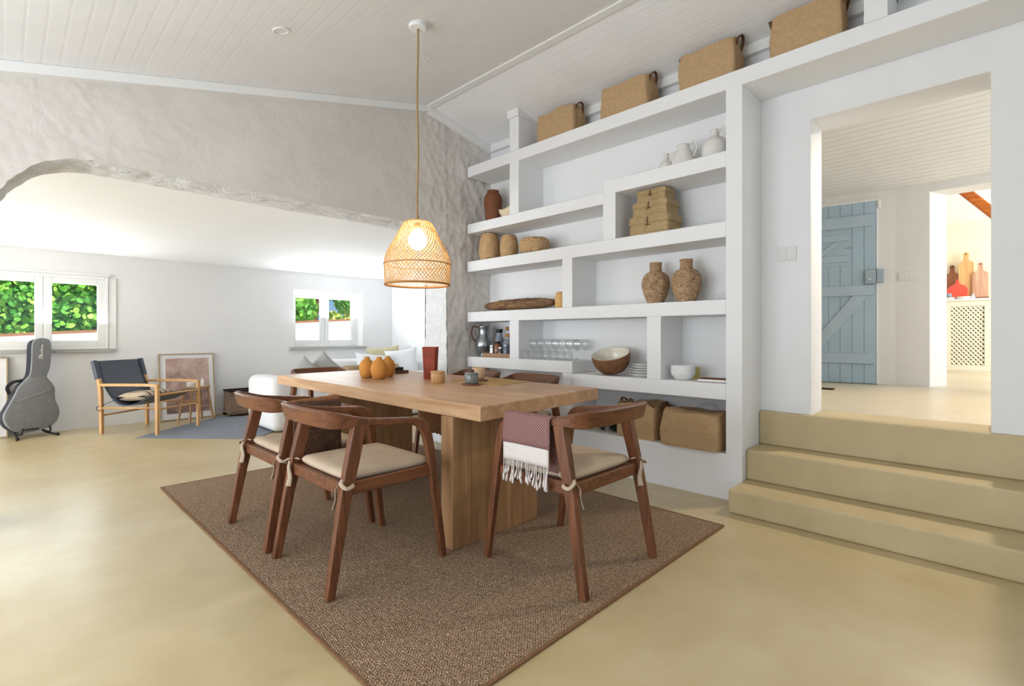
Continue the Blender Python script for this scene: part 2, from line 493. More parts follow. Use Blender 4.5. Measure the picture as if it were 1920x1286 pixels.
def towel_mat(name, c1, c2, k):
    m, n, l, b = base_mat(name, lin(c1), 0.95, 0.1)
    v = coords(n, l)
    sep = n.new('ShaderNodeSeparateXYZ')
    l.new(v, sep.inputs[0])
    x, y, z = sep.outputs
    p = math_node(n, l, 'PINGPONG', x, 0.012)
    s = math_node(n, l, 'SINE', math_node(n, l, 'MULTIPLY', math_node(n, l, 'ADD', math_node(n, l, 'ADD', y, z), p), k))
    f = math_node(n, l, 'ADD', math_node(n, l, 'MULTIPLY', s, 0.5), 0.5)
    l.new(ramp(n, l, f, [(0.45, lin(c1)), (0.85, lin(c2))]), b.inputs['Base Color'])
    bump(n, l, b, s, 0.4, 0.002)
    return m
M['towel'] = towel_mat('plum_diamond_weave', '704c4d', 'a8877e', 480)
M['towel_white'] = plain('towel_white_band', 'd3cbc6', 0.95, 0.1, 0, 60, 0.04, 0.2, 200)
M['throw'] = weave_mat('brown_waffle_throw', '6a4c3a', '33231b', (420, 420, 420), 0.9, 0.95)
M['throw_top'] = weave_mat('tan_knit_throw', '9a6a48', '6d4429', (420, 420, 420), 0.9, 0.95)

# ------------------------------------------------------------------ mesh helpers
class MB:
    def __init__(self):
        self.bm = bmesh.new()

    def poly(self, pts):
        return self.bm.faces.new([self.bm.verts.new(p) for p in pts])

    def box(self, x0, x1, y0, y1, z0, z1):
        v = [self.bm.verts.new((x, y, z)) for z in (z0, z1) for x, y in ((x0, y0), (x1, y0), (x1, y1), (x0, y1))]
        for f in ((0, 3, 2, 1), (4, 5, 6, 7), (0, 1, 5, 4), (1, 2, 6, 5), (2, 3, 7, 6), (3, 0, 4, 7)):
            self.bm.faces.new([v[i] for i in f])
        return self

    def prism(self, poly, h, axis=2, at=0.0):
        """closed outline extruded along an axis; poly gives the two other coordinates"""
        def p3(a, b, c):
            return {2: (a, b, c), 1: (a, c, b), 0: (c, a, b)}[axis]
        lo = [self.bm.verts.new(p3(a, b, at)) for a, b in poly]
        hi = [self.bm.verts.new(p3(a, b, at + h)) for a, b in poly]
        n = len(poly)
        self.bm.faces.new(lo[::-1])
        self.bm.faces.new(hi)
        for i in range(n):
            self.bm.faces.new((lo[i], lo[(i + 1) % n], hi[(i + 1) % n], hi[i]))
        return self

    def lathe(self, prof, seg=32, c=(0, 0, 0), cap0=True, cap1=True, sx=1.0, sy=1.0, fn=None):
        rings = []
        for k, (r, z) in enumerate(prof):
            ring = []
            for i in range(seg):
                a = 2 * PI * i / seg
                rr = r if fn is None else fn(r, z, a, k)
                ring.append(self.bm.verts.new((c[0] + rr * sx * math.cos(a), c[1] + rr * sy * math.sin(a), c[2] + z)))
            rings.append(ring)
        for a, b in zip(rings, rings[1:]):
            for i in range(seg):
                j = (i + 1) % seg
                self.bm.faces.new((a[i], a[j], b[j], b[i]))
        if cap0:
            self.bm.faces.new(rings[0][::-1])
        if cap1:
            self.bm.faces.new(rings[-1])
        return self

    def loft(self, sections, closed=True, cap=True):
        rows = [[self.bm.verts.new(p) for p in s] for s in sections]
        n = len(rows[0])
        for a, b in zip(rows, rows[1:]):
            for i in range(n if closed else n - 1):
                j = (i + 1) % n
                self.bm.faces.new((a[i], a[j], b[j], b[i]))
        if cap and closed:
            self.bm.faces.new(rows[0][::-1])
            self.bm.faces.new(rows[-1])
        return self

    def tube(self, pts, r, seg=8, cap=True, flat=1.0):
        pts = [Vector(p) for p in pts]
        rs = r if isinstance(r, (list, tuple)) else [r] * len(pts)
        secs = []
        prev = None
        for i, p in enumerate(pts):
            t = (pts[min(i + 1, len(pts) - 1)] - pts[max(i - 1, 0)]).normalized()
            if prev is None:
                up = Vector((0, 0, 1)) if abs(t.z) < 0.9 else Vector((1, 0, 0))
            else:
                up = prev
            s = t.cross(up).normalized()
            up = s.cross(t).normalized()
            prev = up
            secs.append([p + (s * math.cos(2 * PI * k / seg) + up * flat * math.sin(2 * PI * k / seg)) * rs[i] for k in range(seg)])
        return self.loft(secs, True, cap)

    def bar(self, pts, ws, hs, up=(0, 0, 1)):
        """rectangular section swept along pts: w across, h along the up side"""
        pts = [Vector(p) for p in pts]
        ws = ws if isinstance(ws, (list, tuple)) else [ws] * len(pts)
        hs = hs if isinstance(hs, (list, tuple)) else [hs] * len(pts)
        up = Vector(up)
        secs = []
        for i, p in enumerate(pts):
            t = (pts[min(i + 1, len(pts) - 1)] - pts[max(i - 1, 0)]).normalized()
            s = t.cross(up)
            s = s.normalized() if s.length > 1e-5 else Vector((1, 0, 0))
            u = s.cross(t).normalized()
            w, h = ws[i] / 2, hs[i] / 2
            c = 0.22 * min(w, h)
            secs.append([p + s * a + u * b for a, b in ((-w + c, -h), (w - c, -h), (w, -h + c), (w, h - c), (w - c, h), (-w + c, h), (-w, h - c), (-w, -h + c))])
        return self.loft(secs)

    def grid_box(self, sx, sy, sz, n, fn):
        """a box centred on its base, cut into n per side, every vertex moved by fn(u, v, w) with u, v in -1..1 and w in 0..1"""
        seen = {}

        def vert(i, j, k):
            if (i, j, k) not in seen:
                u, v, w = 2 * i / n - 1, 2 * j / n - 1, k / n
                x, y, z = fn(u, v, w)
                seen[(i, j, k)] = self.bm.verts.new((x * sx / 2, y * sy / 2, z * sz))
            return seen[(i, j, k)]
        for a in range(n):
            for b in range(n):
                for s in (0, n):
                    for q in (((s, a, b), (s, a + 1, b), (s, a + 1, b + 1), (s, a, b + 1)),
                              ((a, s, b), (a + 1, s, b), (a + 1, s, b + 1), (a, s, b + 1)),
                              ((a, b, s), (a + 1, b, s), (a + 1, b + 1, s), (a, b + 1, s))):
                        self.bm.faces.new([vert(*p) for p in q])
        return self

    def move(self, mtx):
        bmesh.ops.transform(self.bm, matrix=mtx, verts=self.bm.verts)
        return self

    def build(self, name, mat, parent=None, smooth=False, bevel=0.0, seg=2, subsurf=0, loc=None, rot=None, auto=None):
        bmesh.ops.recalc_face_normals(self.bm, faces=self.bm.faces)
        me = bpy.data.meshes.new(name)
        self.bm.to_mesh(me)
        self.bm.free()
        mats = mat if isinstance(mat, (list, tuple)) else [mat]
        for m in mats:
            me.materials.append(m)
        if smooth:
            for p in me.polygons:
                p.use_smooth = True
        o = bpy.data.objects.new(name, me)
        COL.objects.link(o)
        if parent is not None:
            o.parent = parent
        if loc is not None:
            o.location = loc
        if rot is not None:
            o.rotation_euler = rot
        if bevel:
            md = o.modifiers.new('edge', 'BEVEL')
            md.width = bevel
            md.segments = seg
            md.limit_method = 'ANGLE'
            md.angle_limit = R(40)
        if subsurf:
            md = o.modifiers.new('soft', 'SUBSURF')
            md.levels = subsurf
            md.render_levels = subsurf
        if auto is not None:
            me.set_sharp_from_angle(angle=R(auto))
        return o

def tag(o, label, cat, group=None, kind=None):
    o['label'] = label
    o['category'] = cat
    if group:
        o['group'] = group
    if kind:
        o['kind'] = kind
    return o

def thing(name, label, cat, loc, rz=0.0, group=None, rot=None):
    o = bpy.data.objects.new(name, None)
    o.empty_display_size = 0.1
    COL.objects.link(o)
    o.location = loc
    o.rotation_euler = rot if rot else (0, 0, rz)
    return tag(o, label, cat, group)

def struct(o, label=None, cat=None):
    o['kind'] = 'structure'
    if label:
        o['label'] = label
        o['category'] = cat or 'wall'
    return o

def copy_tree(o, parent=None):
    c = o.copy()
    COL.objects.link(c)
    if parent is not None:
        c.parent = parent
    for ch in list(o.children):
        copy_tree(ch, c)
    return c

def nz(x, y, z, s=1.0):
    return noise.noise(Vector((x * s, y * s, z * s)))

def smoothpath(pts, n=6):
    """Catmull-Rom through the points"""
    P = [Vector(p) for p in pts]
    P = [P[0] * 2 - P[1]] + P + [P[-1] * 2 - P[-2]]
    out = []
    for i in range(1, len(P) - 2):
        for k in range(n):
            t = k / n
            a, b, c, d = P[i - 1:i + 3]
            out.append(0.5 * ((2 * b) + (c - a) * t + (2 * a - 5 * b + 4 * c - d) * t * t + (-a + 3 * b - 3 * c + d) * t ** 3))
    out.append(P[-2])
    return out

# ================================================================== THE SETTING
XS, XB = 3.394, 3.745          # front and back of the built-in shelf wall
YA, YAB = 4.02, 4.385          # room side and alcove side of the arch wall
YF = 7.78                      # far wall of the alcove
ZL = 0.576                     # landing floor

def ceil_z(x):
    return 2.633 + 0.2405 * x if x <= 2.9 else 3.330 - 0.213 * (x - 2.9)

def slab(name, boxes, mat, label=None, bevel=0.0, cat='wall'):
    m = MB()
    for b in boxes:
        m.box(*b)
    return struct(m.build(name, mat, bevel=bevel), label, cat)

# floors
slab('floor', [(-2.6, 3.745, -3.2, 4.6, -0.1, 0.0), (-5.3, 5.0, 4.6, 7.9, -0.1, 0.0)], M['floor'], 'pale yellow polished concrete floor of room and alcove', cat='floor')
m = MB()
m.box(4.03, 7.0, -2.4, 2.6, ZL - 0.08, ZL)
m.box(7.0, 11.0, -2.4, 3.2, ZL - 0.08, ZL)
struct(m.build('floor_landing', M['landing_floor']), 'pale cement floor of the raised landing and kitchen', 'floor')

# ceiling of the dining room: two slopes of painted boards
m = MB()
y0, y1 = -3.2, 4.1
m.prism([(-2.2, ceil_z(-2.2)), (2.9, ceil_z(2.9)), (2.9, ceil_z(2.9) + 0.08), (-2.2, ceil_z(-2.2) + 0.08)], y1 - y0, 1, y0)
m.prism([(2.9, ceil_z(2.9)), (3.9, ceil_z(3.9)), (3.9, ceil_z(3.9) + 0.08), (2.9, ceil_z(2.9) + 0.08)], y1 - y0, 1, y0)
struct(m.build('ceiling', M['ceiling']), 'sloping white tongue-and-groove board ceiling over the dining table', 'ceiling')
# fold strip, crown along the arch wall, crown along the shelf wall
m = MB()
m.box(2.865, 2.935, -3.2, 4.02, ceil_z(2.9) - 0.022, ceil_z(2.9) - 0.008)
struct(m.build('trim_1', M['white_paint'], bevel=0.004), 'flat white strip along the fold of the ceiling', 'trim')
m = MB()
m.prism([(-2.2, ceil_z(-2.2) - 0.062), (2.9, ceil_z(2.9) - 0.062), (2.9, ceil_z(2.9)), (-2.2, ceil_z(-2.2))], 0.095, 1, YA - 0.058)
m.prism([(2.9, ceil_z(2.9) - 0.062), (3.744, ceil_z(3.745) - 0.062), (3.744, ceil_z(3.745)), (2.9, ceil_z(2.9))], 0.095, 1, YA - 0.058)
struct(m.build('trim_2', M['white_paint'], bevel=0.006), 'white crown moulding above the rough arch wall', 'trim')
m = MB()
m.box(3.695, 3.745, 3.372, 3.96, 3.085, 3.16)
m.box(3.695, 3.745, 0.565, 3.244, 3.085, 3.16)
m.box(3.695, 3.745, -2.4, 0.448, 3.085, 3.16)
m.box(3.37, 3.70, 3.235, 3.2485, 3.16, 3.235)
m.box(3.37, 3.70, 3.3675, 3.381, 3.16, 3.235)
m.box(3.37, 3.3935, 3.2485, 3.3675, 3.16, 3.235)
struct(m.build('trim_3', M['white_paint'], bevel=0.005), 'white crown moulding above the shelves', 'trim')

# east wall: behind the shelves, round the doorway on the stairs
DY0, DY1, DZ = 0.0495, 0.911, 2.53
m = MB()
m.prism([(-2.6, -0.05), (DY0, -0.05), (DY0, DZ), (DY1, DZ), (DY1, -0.05), (4.40, -0.05), (4.40, 3.3), (-2.6, 3.3)], 4.03 - XB, 0, XB)
struct(m.build('wall_east', M['white'], bevel=0.008), 'white plastered wall with the doorway above the stairs', 'wall')
# stairs
m = MB()
m.box(3.156, 3.745, -2.5, 1.2215, 0.0, 0.146)
m.box(3.455, 3.745, -2.5, 1.2215, 0.146, 0.343)
m.box(3.706, 3.745, -2.5, 1.2215, 0.343, ZL)
m.box(3.745, 4.03, DY0 + 0.001, DY1 - 0.001, 0.3, ZL + 0.0005)
stairs = m.build('stairs', M['steps'], bevel=0.012, seg=3)
struct(stairs, 'three broad ochre cement steps up to the landing', 'stairs')

# rough arch wall
OUT = [(-0.10, 0.0), (-0.10, 0.5), (-0.10, 1.0), (-0.10, 1.45), (-0.095, 1.68), (-0.065, 1.83), (-0.012, 1.927), (0.056, 2.034), (0.14, 2.11), (0.256, 2.16),
       (0.354, 2.179), (0.456, 2.188), (0.75, 2.184), (1.3, 2.180), (1.9, 2.178), (2.5, 2.176), (2.75, 2.168), (2.93, 2.125), (3.06, 2.02), (3.13, 1.85),
       (3.15, 1.62), (3.15, 1.2), (3.15, 0.8), (3.15, 0.4), (3.15, 0.0)]
outline = smoothpath([(x, 0, z) for x, z in OUT], 14)
outline = [(p.x, p.z) for p in outline]

def wobble(i, x, z):
    a = 0.014 * nz(x * 5, z * 5, 3.1) + 0.010 * nz(x * 14, z * 14, 9.2)
    return a

def normal2(i):
    a = outline[max(i - 1, 0)]
    b = outline[min(i + 1, len(outline) - 1)]
    t = Vector((b[0] - a[0], b[1] - a[1])).normalized()
    return Vector((t.y, -t.x))         # points into the opening

def sstep(a, b, x):
    t = min(1, max(0, (x - a) / (b - a)))
    return t * t * (3 - 2 * t)

edge_pts = []
for i, (x, z) in enumerate(outline):
    nv = normal2(i)
    w = abs(wobble(i, x, z)) * (1 if z > 0.05 else 0)
    edge_pts.append((x + nv.x * w, max(0, z + nv.y * w)))

def rough_y(x, z):
    k = sstep(2.5, 3.45, x)
    a = 0.004 + 0.009 * k
    n1 = 0.8 * nz(x * 4.0, z * 4.5, 1.7) + 0.7 * nz(x * 9 + z * 3, z * 10, 5.1) + 0.6 * nz(x * 20, z * 22 + x * 6, 6.3)
    rid = (1 - abs(nz(x * 6 + z * 3, z * 7, 8.3)) * 3) * 0.5 + (1 - abs(nz(x * 14, z * 15 - x * 5, 4.4)) * 3) * 0.5
    return YA - (a * n1 + 0.006 * k * rid + 0.003 * nz(x * 16, z * 16, 2.2) * (0.4 + k))

m = MB()
def wall_field(xs, zlo, zhi, rows, fy):
    cols = []
    for x in xs:
        a, b = zlo(x), zhi(x)
        cols.append([m.bm.verts.new((x, fy(x, a + (b - a) * k / rows), a + (b - a) * k / rows)) for k in range(rows + 1)])
    for c, d in zip(cols, cols[1:]):
        for k in range(rows):
            m.bm.faces.new((c[k], d[k], d[k + 1], c[k + 1]))
top = lambda x: ceil_z(x) + 0.02
wall_field([-2.2 + (2.2 + edge_pts[0][0]) * k / 60 for k in range(61)], lambda x: 0, top, 70, rough_y)
wall_field([3.15 + 0.595 * k / 46 for k in range(47)], lambda x: 0, top, 170, rough_y)
# the part over the opening follows the arch line
mid = [p for p in edge_pts]
cols = []
rows = 60
for x, z in mid:
    xx = min(max(x, -0.10), 3.15)
    cols.append([m.bm.verts.new((x + (xx - x) * k / rows, rough_y(xx, z + (top(xx) - z) * k / rows), z + (top(xx) - z) * k / rows)) for k in range(rows + 1)])
for c, d in zip(cols, cols[1:]):
    if abs(c[0].co.x - d[0].co.x) < 1e-4 and False:
        continue
    for k in range(rows):
        m.bm.faces.new((c[k], d[k], d[k + 1], c[k + 1]))
# alcove side
cols = []
for x, z in mid:
    cols.append([m.bm.verts.new((x, YAB, z)), m.bm.verts.new((min(max(x, -0.1), 3.15), YAB, 2.75))])
for c, d in zip(cols, cols[1:]):
    m.bm.faces.new((c[0], d[0], d[1], c[1]))
m.poly([(-5.3, YAB, 0), (mid[0][0], YAB, 0), (mid[0][0], YAB, 2.75), (-5.3, YAB, 2.75)])
m.poly([(3.15, YAB, 0), (4.95, YAB, 0), (4.95, YAB, 2.75), (3.15, YAB, 2.75)])
bmesh.ops.remove_doubles(m.bm, verts=m.bm.verts, dist=0.0004)
wn_ = m.build('wall_north', M['rough'], smooth=True)
struct(wn_, 'rough whitewashed wall with the wide arch cut through it', 'wall')
# stone soffit of the arch
m = MB()
secs = []
nd = 16
for i, (x, z) in enumerate(edge_pts):
    nv = normal2(i)
    row = []
    for k in range(nd + 1):
        t = k / nd
        y = rough_y(min(max(x, -0.1), 3.15), z) * (1 - t) + YAB * t
        w = math.sin(PI * min(1, t * 1.15)) if t < 0.87 else 0.0
        amp = 0.022 * nz(x * 4, y * 11, z * 4) + 0.016 * nz(x * 11, y * 18, z * 11 + 4) + 0.008 * nz(x * 30, y * 30, z * 30)
        amp = amp * (0.25 + 0.75 * w) * (0 if k in (0, nd) else 1)
        row.append((x + nv.x * amp, y, max(0, z + nv.y * amp)))
    secs.append(row)
m.loft(secs, closed=False, cap=False)
struct(m.build('trim_4', M['stone'], smooth=True), 'white limewashed rough stone soffit and jamb of the arch', 'arch')

# alcove: far wall with two windows, side walls, low ceiling
WA = (-0.26, 0.90, 0.935, 1.81)
WB = (3.13, 4.29, 0.92, 1.805)
bx = [(-5.3, WA[0], YF, YF + 0.32, 0, 2.6), (WA[1], WB[0], YF, YF + 0.32, 0, 2.6), (WB[1], 5.2, YF, YF + 0.32, 0, 2.6)]
for w in (WA, WB):
    bx += [(w[0], w[1], YF, YF + 0.32, 0, w[2]), (w[0], w[1], YF, YF + 0.32, w[3], 2.6)]
slab('wall_alcove_back', bx, M['white'], 'smooth white far wall of the alcove with two windows')
slab('wall_alcove_right', [(4.86, 5.1, 4.385, YF, 0, 2.6)], M['white'], 'short white right-hand wall of the alcove')
m = MB()
secs = []
for k in range(13):
    t = k / 12
    y = YAB + (YF - YAB) * t
    z = 2.33 - 0.25 * t ** 1.3
    secs.append([(-5.3, y, z), (5.0, y, z), (5.0, y, z + 0.1), (-5.3, y, z + 0.1)])
m.loft(secs)
struct(m.build('ceiling_alcove', M['alcove_lit_white'], smooth=True, auto=30), 'low smooth white ceiling of the alcove', 'ceiling')

# west and south walls of the dining room, behind the camera, with wide open doorways
slab('wall_west', [(-2.3, -2.1, -3.2, -0.3, 0, 2.2), (-2.3, -2.1, 3.5, 4.1, 0, 2.2), (-2.3, -2.1, -0.3, 3.5, 2.05, 2.2)], M['white'])
slab('wall_south', [(-2.3, -1.2, -3.2, -3.0, 0, 3.4), (2.0, 4.03, -3.2, -3.0, 0, 3.4), (-1.2, 2.0, -3.2, -3.0, 2.4, 3.4)], M['white'])
slab('wall_alcove_left', [(-5.2, -5.0, 4.385, 4.6, 0, 2.4), (-5.2, -5.0, 7.4, YF, 0, 2.4), (-5.2, -5.0, 4.6, 7.4, 1.95, 2.4)], M['white'])

# landing: walls, sloping board ceiling
m = MB()
c10, s10 = math.cos(R(10)), math.sin(R(10))
def lw(t, o):                       # along the slanted wall, o metres out into the landing
    return (6.6 - s10 * t - c10 * o, 0.815 + c10 * t - s10 * o)
m.prism([(6.6, -2.4), (6.6, -0.55), (6.9, -0.6), (6.9, -2.4)], 2.7, 2, ZL)
m.prism([(6.6, 0.537), (6.6, 0.815), lw(1.9, 0), lw(1.9, -0.28), (6.9, 0.87), (6.9, 0.424)], 2.7, 2, ZL)
m.box(6.601, 6.899, -0.56, 0.54, 2.56, 3.2)
struct(m.build('wall_landing', M['landing_white']), 'white landing wall bending between the blue door and the kitchen opening', 'wall')
slab('wall_landing_left', [(4.03, 6.6, 2.5, 2.7, ZL, 3.4)], M['landing_white'])
m = MB()
m.prism([(4.03, 3.06), (6.62, 2.63), (6.62, 2.72), (4.03, 3.15)], 5.2, 1, -2.5)
struct(m.build('ceiling_landing', [M['landing_ceiling']]), 'sloping white board ceiling over the landing', 'ceiling')
# kitchen beyond
slab('wall_kitchen', [(10.45, 10.6, -2.5, 3.2, ZL, 4.2)], M['cream_wall'], 'cream kitchen wall behind the chopping boards')
slab('wall_kitchen_left', [(6.9, 10.6, 3.0, 3.2, ZL, 4.2)], M['white'])
m = MB()
m.prism([(6.85, 3.7), (10.6, 2.83), (10.6, 2.92), (6.85, 3.8)], 5.7, 1, -2.5)
struct(m.build('ceiling_kitchen', M['white']), 'bright white sloping ceiling of the kitchen', 'ceiling')

# ------------------------------------------------------------------ windows
def sash(parent, x0, x1, z0, z1, y, fw, name='sash'):
    m = MB()
    d = 0.05
    m.box(x0, x0 + fw, y, y + d, z0, z1)
    m.box(x1 - fw, x1, y, y + d, z0, z1)
    m.box(x0 + fw, x1 - fw, y, y + d, z0, z0 + fw)
    m.box(x0 + fw, x1 - fw, y, y + d, z1 - fw, z1)
    s = m.build(name, M['white_paint'], parent, bevel=0.006)
    m = MB()
    m.box(x0 + fw - 0.005, x1 - fw + 0.005, y + 0.022, y + 0.026, z0 + fw - 0.005, z1 - fw + 0.005)
    m.build('pane', M['pane'], s)
    return s

def window(name, label, w, y, frame_out, sill_h):
    x0, x1, z0, z1 = w
    root = bpy.data.objects.new(name, None)
    COL.objects.link(root)
    tag(root, label, 'window', None, 'structure')
    m = MB()
    f = 0.035
    g = 0.0015
    m.box(x0 + g, x0 + f, y, y + 0.06, z0 + g, z1 - g)
    m.box(x1 - f, x1 - g, y, y + 0.06, z0 + g, z1 - g)
    m.box(x0 + f, x1 - f, y, y + 0.06, z1 - f, z1 - g)
    m.box(x0 + f, x1 - f, y, y + 0.06, z0 + g, z0 + f)
    m.build('window_frame', M['white_paint'], root, bevel=0.004)
    xm = (x0 + x1) / 2
    a = sash(root, x0 + f, xm - 0.0015, z0 + f, z1 - f, y + 0.008, 0.07)
    b = sash(root, xm + 0.0015, x1 - f, z0 + f, z1 - f, y + 0.008, 0.07)
    m = MB()
    m.box(xm + 0.022, xm + 0.04, y - 0.012, y + 0.008, 1.33, 1.40)
    m.box(xm + 0.025, xm + 0.037, y - 0.022, y - 0.008, 1.25, 1.385)
    m.build('handle', M['white_paint'], b, bevel=0.003)
    m = MB()
    m.box(x0 - 0.06, x1 + 0.06, YF - 0.045, YF - 0.001, z0 - sill_h, z0)
    m.box(x0 + 0.002, x1 - 0.002, YF - 0.001, YF + 0.32, z0 - 0.02, z0 + 0.0012)
    m.build('window_sill', M['sill'], root, bevel=0.003)
    return root
ra = window('window_1', 'wide white two-sash window facing the green hedge, above the guitar case', WA, YF - 0.02, True, 0.035)
m = MB()
m.box(0.90, 0.975, YF - 0.012, YF - 0.001, 0.936, 1.79)
m.box(-0.34, 0.915, YF - 0.03, YF - 0.001, 1.811, 1.835)
m.build('architrave', M['white_paint'], ra, bevel=0.003)
window('window_2', 'small deep-set white window above the sofa', WB, 7.96, False, 0.04)

# ------------------------------------------------------------------ what the windows look onto
m = MB()
m.box(-8, 14, 8.15, 26, -0.12, 0.0)
struct(m.build('ground', M['gravel']), 'pale ground outside the alcove windows', 'ground')
m = MB()
m.prism([(-3.5, -0.05), (7.5, -0.05), (7.5, 1.56), (-3.5, 0.86)], 0.22, 1, 9.5)
gw = m.build('garden_wall', M['hedge_wall'])
tag(gw, 'low white garden wall outside the windows', 'garden wall', None, 'structure')
m = MB()
m.prism([(-3.5, 0.86), (7.5, 1.56), (7.5, 1.60), (-3.5, 0.90)], 0.222, 1, 9.499)
m.build('coping', M['coping'], gw)

def leaves(name, n, box, size, mat, seed, core=None):
    r = random.Random(seed)
    m = MB()
    for _ in range(n):
        p = Vector((r.uniform(box[0], box[1]), r.uniform(box[2], box[3]), r.uniform(box[4], box[5])))
        s = size * r.uniform(0.6, 1.25)
        rot = Matrix.Rotation(r.uniform(0, 2 * PI), 4, 'Y') @ Matrix.Rotation(r.uniform(-0.9, 0.9), 4, 'X') @ Matrix.Rotation(r.uniform(-0.9, 0.9), 4, 'Z')
        pts = [(-0.1, 0, -0.5), (-0.45, 0.05, -0.15), (-0.45, 0.06, 0.2), (-0.2, 0.02, 0.45), (0, -0.03, 0.38), (0.2, 0.02, 0.45), (0.45, 0.06, 0.2), (0.45, 0.05, -0.15), (0.1, 0, -0.5)]
        m.poly([p + (rot @ Vector(q)) * s for q in pts])
    return m
m = leaves('hedge', 9500, (-3.2, 2.6, 9.85, 10.1, 0.95, 2.9), 0.092, M['leaf'], 3)
m.box(-3.2, 2.6, 10.14, 10.5, 0.2, 2.9)
tag(m.build('ivy_hedge', M['leaf']), 'thick green leafy hedge outside the wide window', 'hedge', None, 'stuff')

def shrub(loc, n, rad, mat, seed, label, leaf=0.1):
    t = thing('shrub', label, 'shrub', loc, 0, 'garden shrubs outside the small window')
    r = random.Random(seed)
    m = MB()
    for _ in range(n):
        d = Vector((r.gauss(0, 1), r.gauss(0, 1), r.gauss(0, 1))).normalized() * rad * r.uniform(0.5, 1.0) ** 0.5
        p = Vector((0, 0, rad * 0.95)) + d * r.uniform(0.6, 1.05)
        rot = Matrix.Rotation(r.uniform(0, 2 * PI), 4, 'Y') @ Matrix.Rotation(r.uniform(-1, 1), 4, 'X') @ Matrix.Rotation(r.uniform(-1, 1), 4, 'Z')
        s = leaf * r.uniform(0.6, 1.3)
        m.poly([p + (rot @ Vector(q)) * s for q in ((0, 0, -0.6), (-0.3, 0.05, 0), (0, 0, 0.6), (0.3, 0.05, 0))])
    m.build('foliage', mat, t)
    m = MB()
    m.tube([(0, 0, -loc[2] + 0.0), (0, 0, rad * 0.8)], 0.04, 8)
    m.build('stem', M['trunk'], t)
shrub((4.22, 10.2, 1.25), 600, 0.36, M['leaf'], 11, 'bushy green shrub seen in the left pane of the small window', 0.16)
shrub((4.93, 10.2, 1.22), 300, 0.20, M['leaf_yellow'], 12, 'low yellow-green shrub at the left of the right pane of the small window', 0.12)
shrub((5.42, 10.35, 1.25), 300, 0.20, M['leaf_yellow'], 13, 'low yellow-green shrub at the right of the right pane of the small window', 0.12)
shrub((5.55, 10.78, 1.58), 420, 0.30, M['leaf'], 14, 'dark green leafy branch high in the right pane of the small window', 0.16)
t = thing('palm_stump', 'stout brown palm trunk behind the white garden wall', 'tree', (5.04, 11.6, 0.0))
m = MB()
m.lathe([(0.24, 0.0), (0.2, 0.6), (0.16, 1.3), (0.18, 1.6), (0.24, 1.9), (0.22, 2.05)], 20, fn=lambda r, z, a, k: r * (1 + 0.12 * math.sin(a * 5 + k * 2)))
m.build('trunk', M['trunk'], t, smooth=True)
mm = leaves('crown', 160, (-0.5, 0.5, -0.4, 0.3, 2.0, 2.4), 0.22, M['leaf'], 15)
mm.build('crown', M['leaf'], t)

# ================================================================== BUILT-IN SHELVES
sh = thing('built_in_shelf', 'white plastered built-in wall of staggered open shelves and niches', 'shelf', (XS, 2.6, 0))
def shelf_piece(name, y0, y1, z0, z1, bev=0.006):
    m = MB()
    m.box(0, XB - XS - 0.001, y0 - 2.6, y1 - 2.6, z0, z1)
    return m.build(name, M['white'], sh, bevel=bev)
m = MB()
# cornice board with the lintel over the stairs in one run
shelf_piece('shelf', -2.4, 3.99, 2.745, 2.852)
shelf_piece('shelf', 2.306, 3.99, 2.158, 2.255)
shelf_piece('shelf', 1.327, 2.306, 2.231, 2.339)
shelf_piece('shelf', 1.327, 3.99, 1.760, 1.867)
shelf_piece('shelf', 1.327, 3.99, 1.240, 1.342)
shelf_piece('shelf', 2.619, 3.99, 0.775, 0.879)
shelf_piece('shelf', 1.327, 2.619, 0.665, 0.774)
shelf_piece('upright', 3.249, 3.367, 2.255, 2.745, 0)
shelf_piece('upright', 3.249, 3.367, 2.852, 3.235, 0)
shelf_piece('upright', 0.454, 0.561, 2.852, 3.21, 0)
shelf_piece('upright', 2.190, 2.306, 1.867, 2.231, 0)
shelf_piece('upright', 2.619, 2.725, 1.342, 1.760, 0)
shelf_piece('upright', 3.249, 3.367, 0.879, 1.240, 0)
shelf_piece('upright', 1.801, 1.914, 0.774, 1.240, 0)
shelf_piece('upright', 2.619, 2.725, 0.0, 0.775, 0)
shelf_piece('upright', 1.222, 1.327, 0.0, 2.745, 0)
shelf_piece('plinth', 1.327, 2.619, 0.0, 0.306, 0)
# ================================================================== DINING RUG, TABLE, CHAIRS
t = thing('rug', 'large brown herringbone jute rug under the dining table', 'rug', (1.85, 2.735, 0.0))
m = MB()
m.box(-1.045, 1.045, -1.575, 1.575, 0.0005, 0.009)
m.build('pile', M['jute'], t)
m = MB()
for a in ((-1.06, 1.06, -1.59, -1.575), (-1.06, 1.06, 1.575, 1.59), (-1.06, -1.045, -1.575, 1.575), (1.045, 1.06, -1.575, 1.575)):
    m.box(*a, 0.0005, 0.0105)
m.build('binding', M['jute_edge'], t, bevel=0.003)
RZ = 0.0095

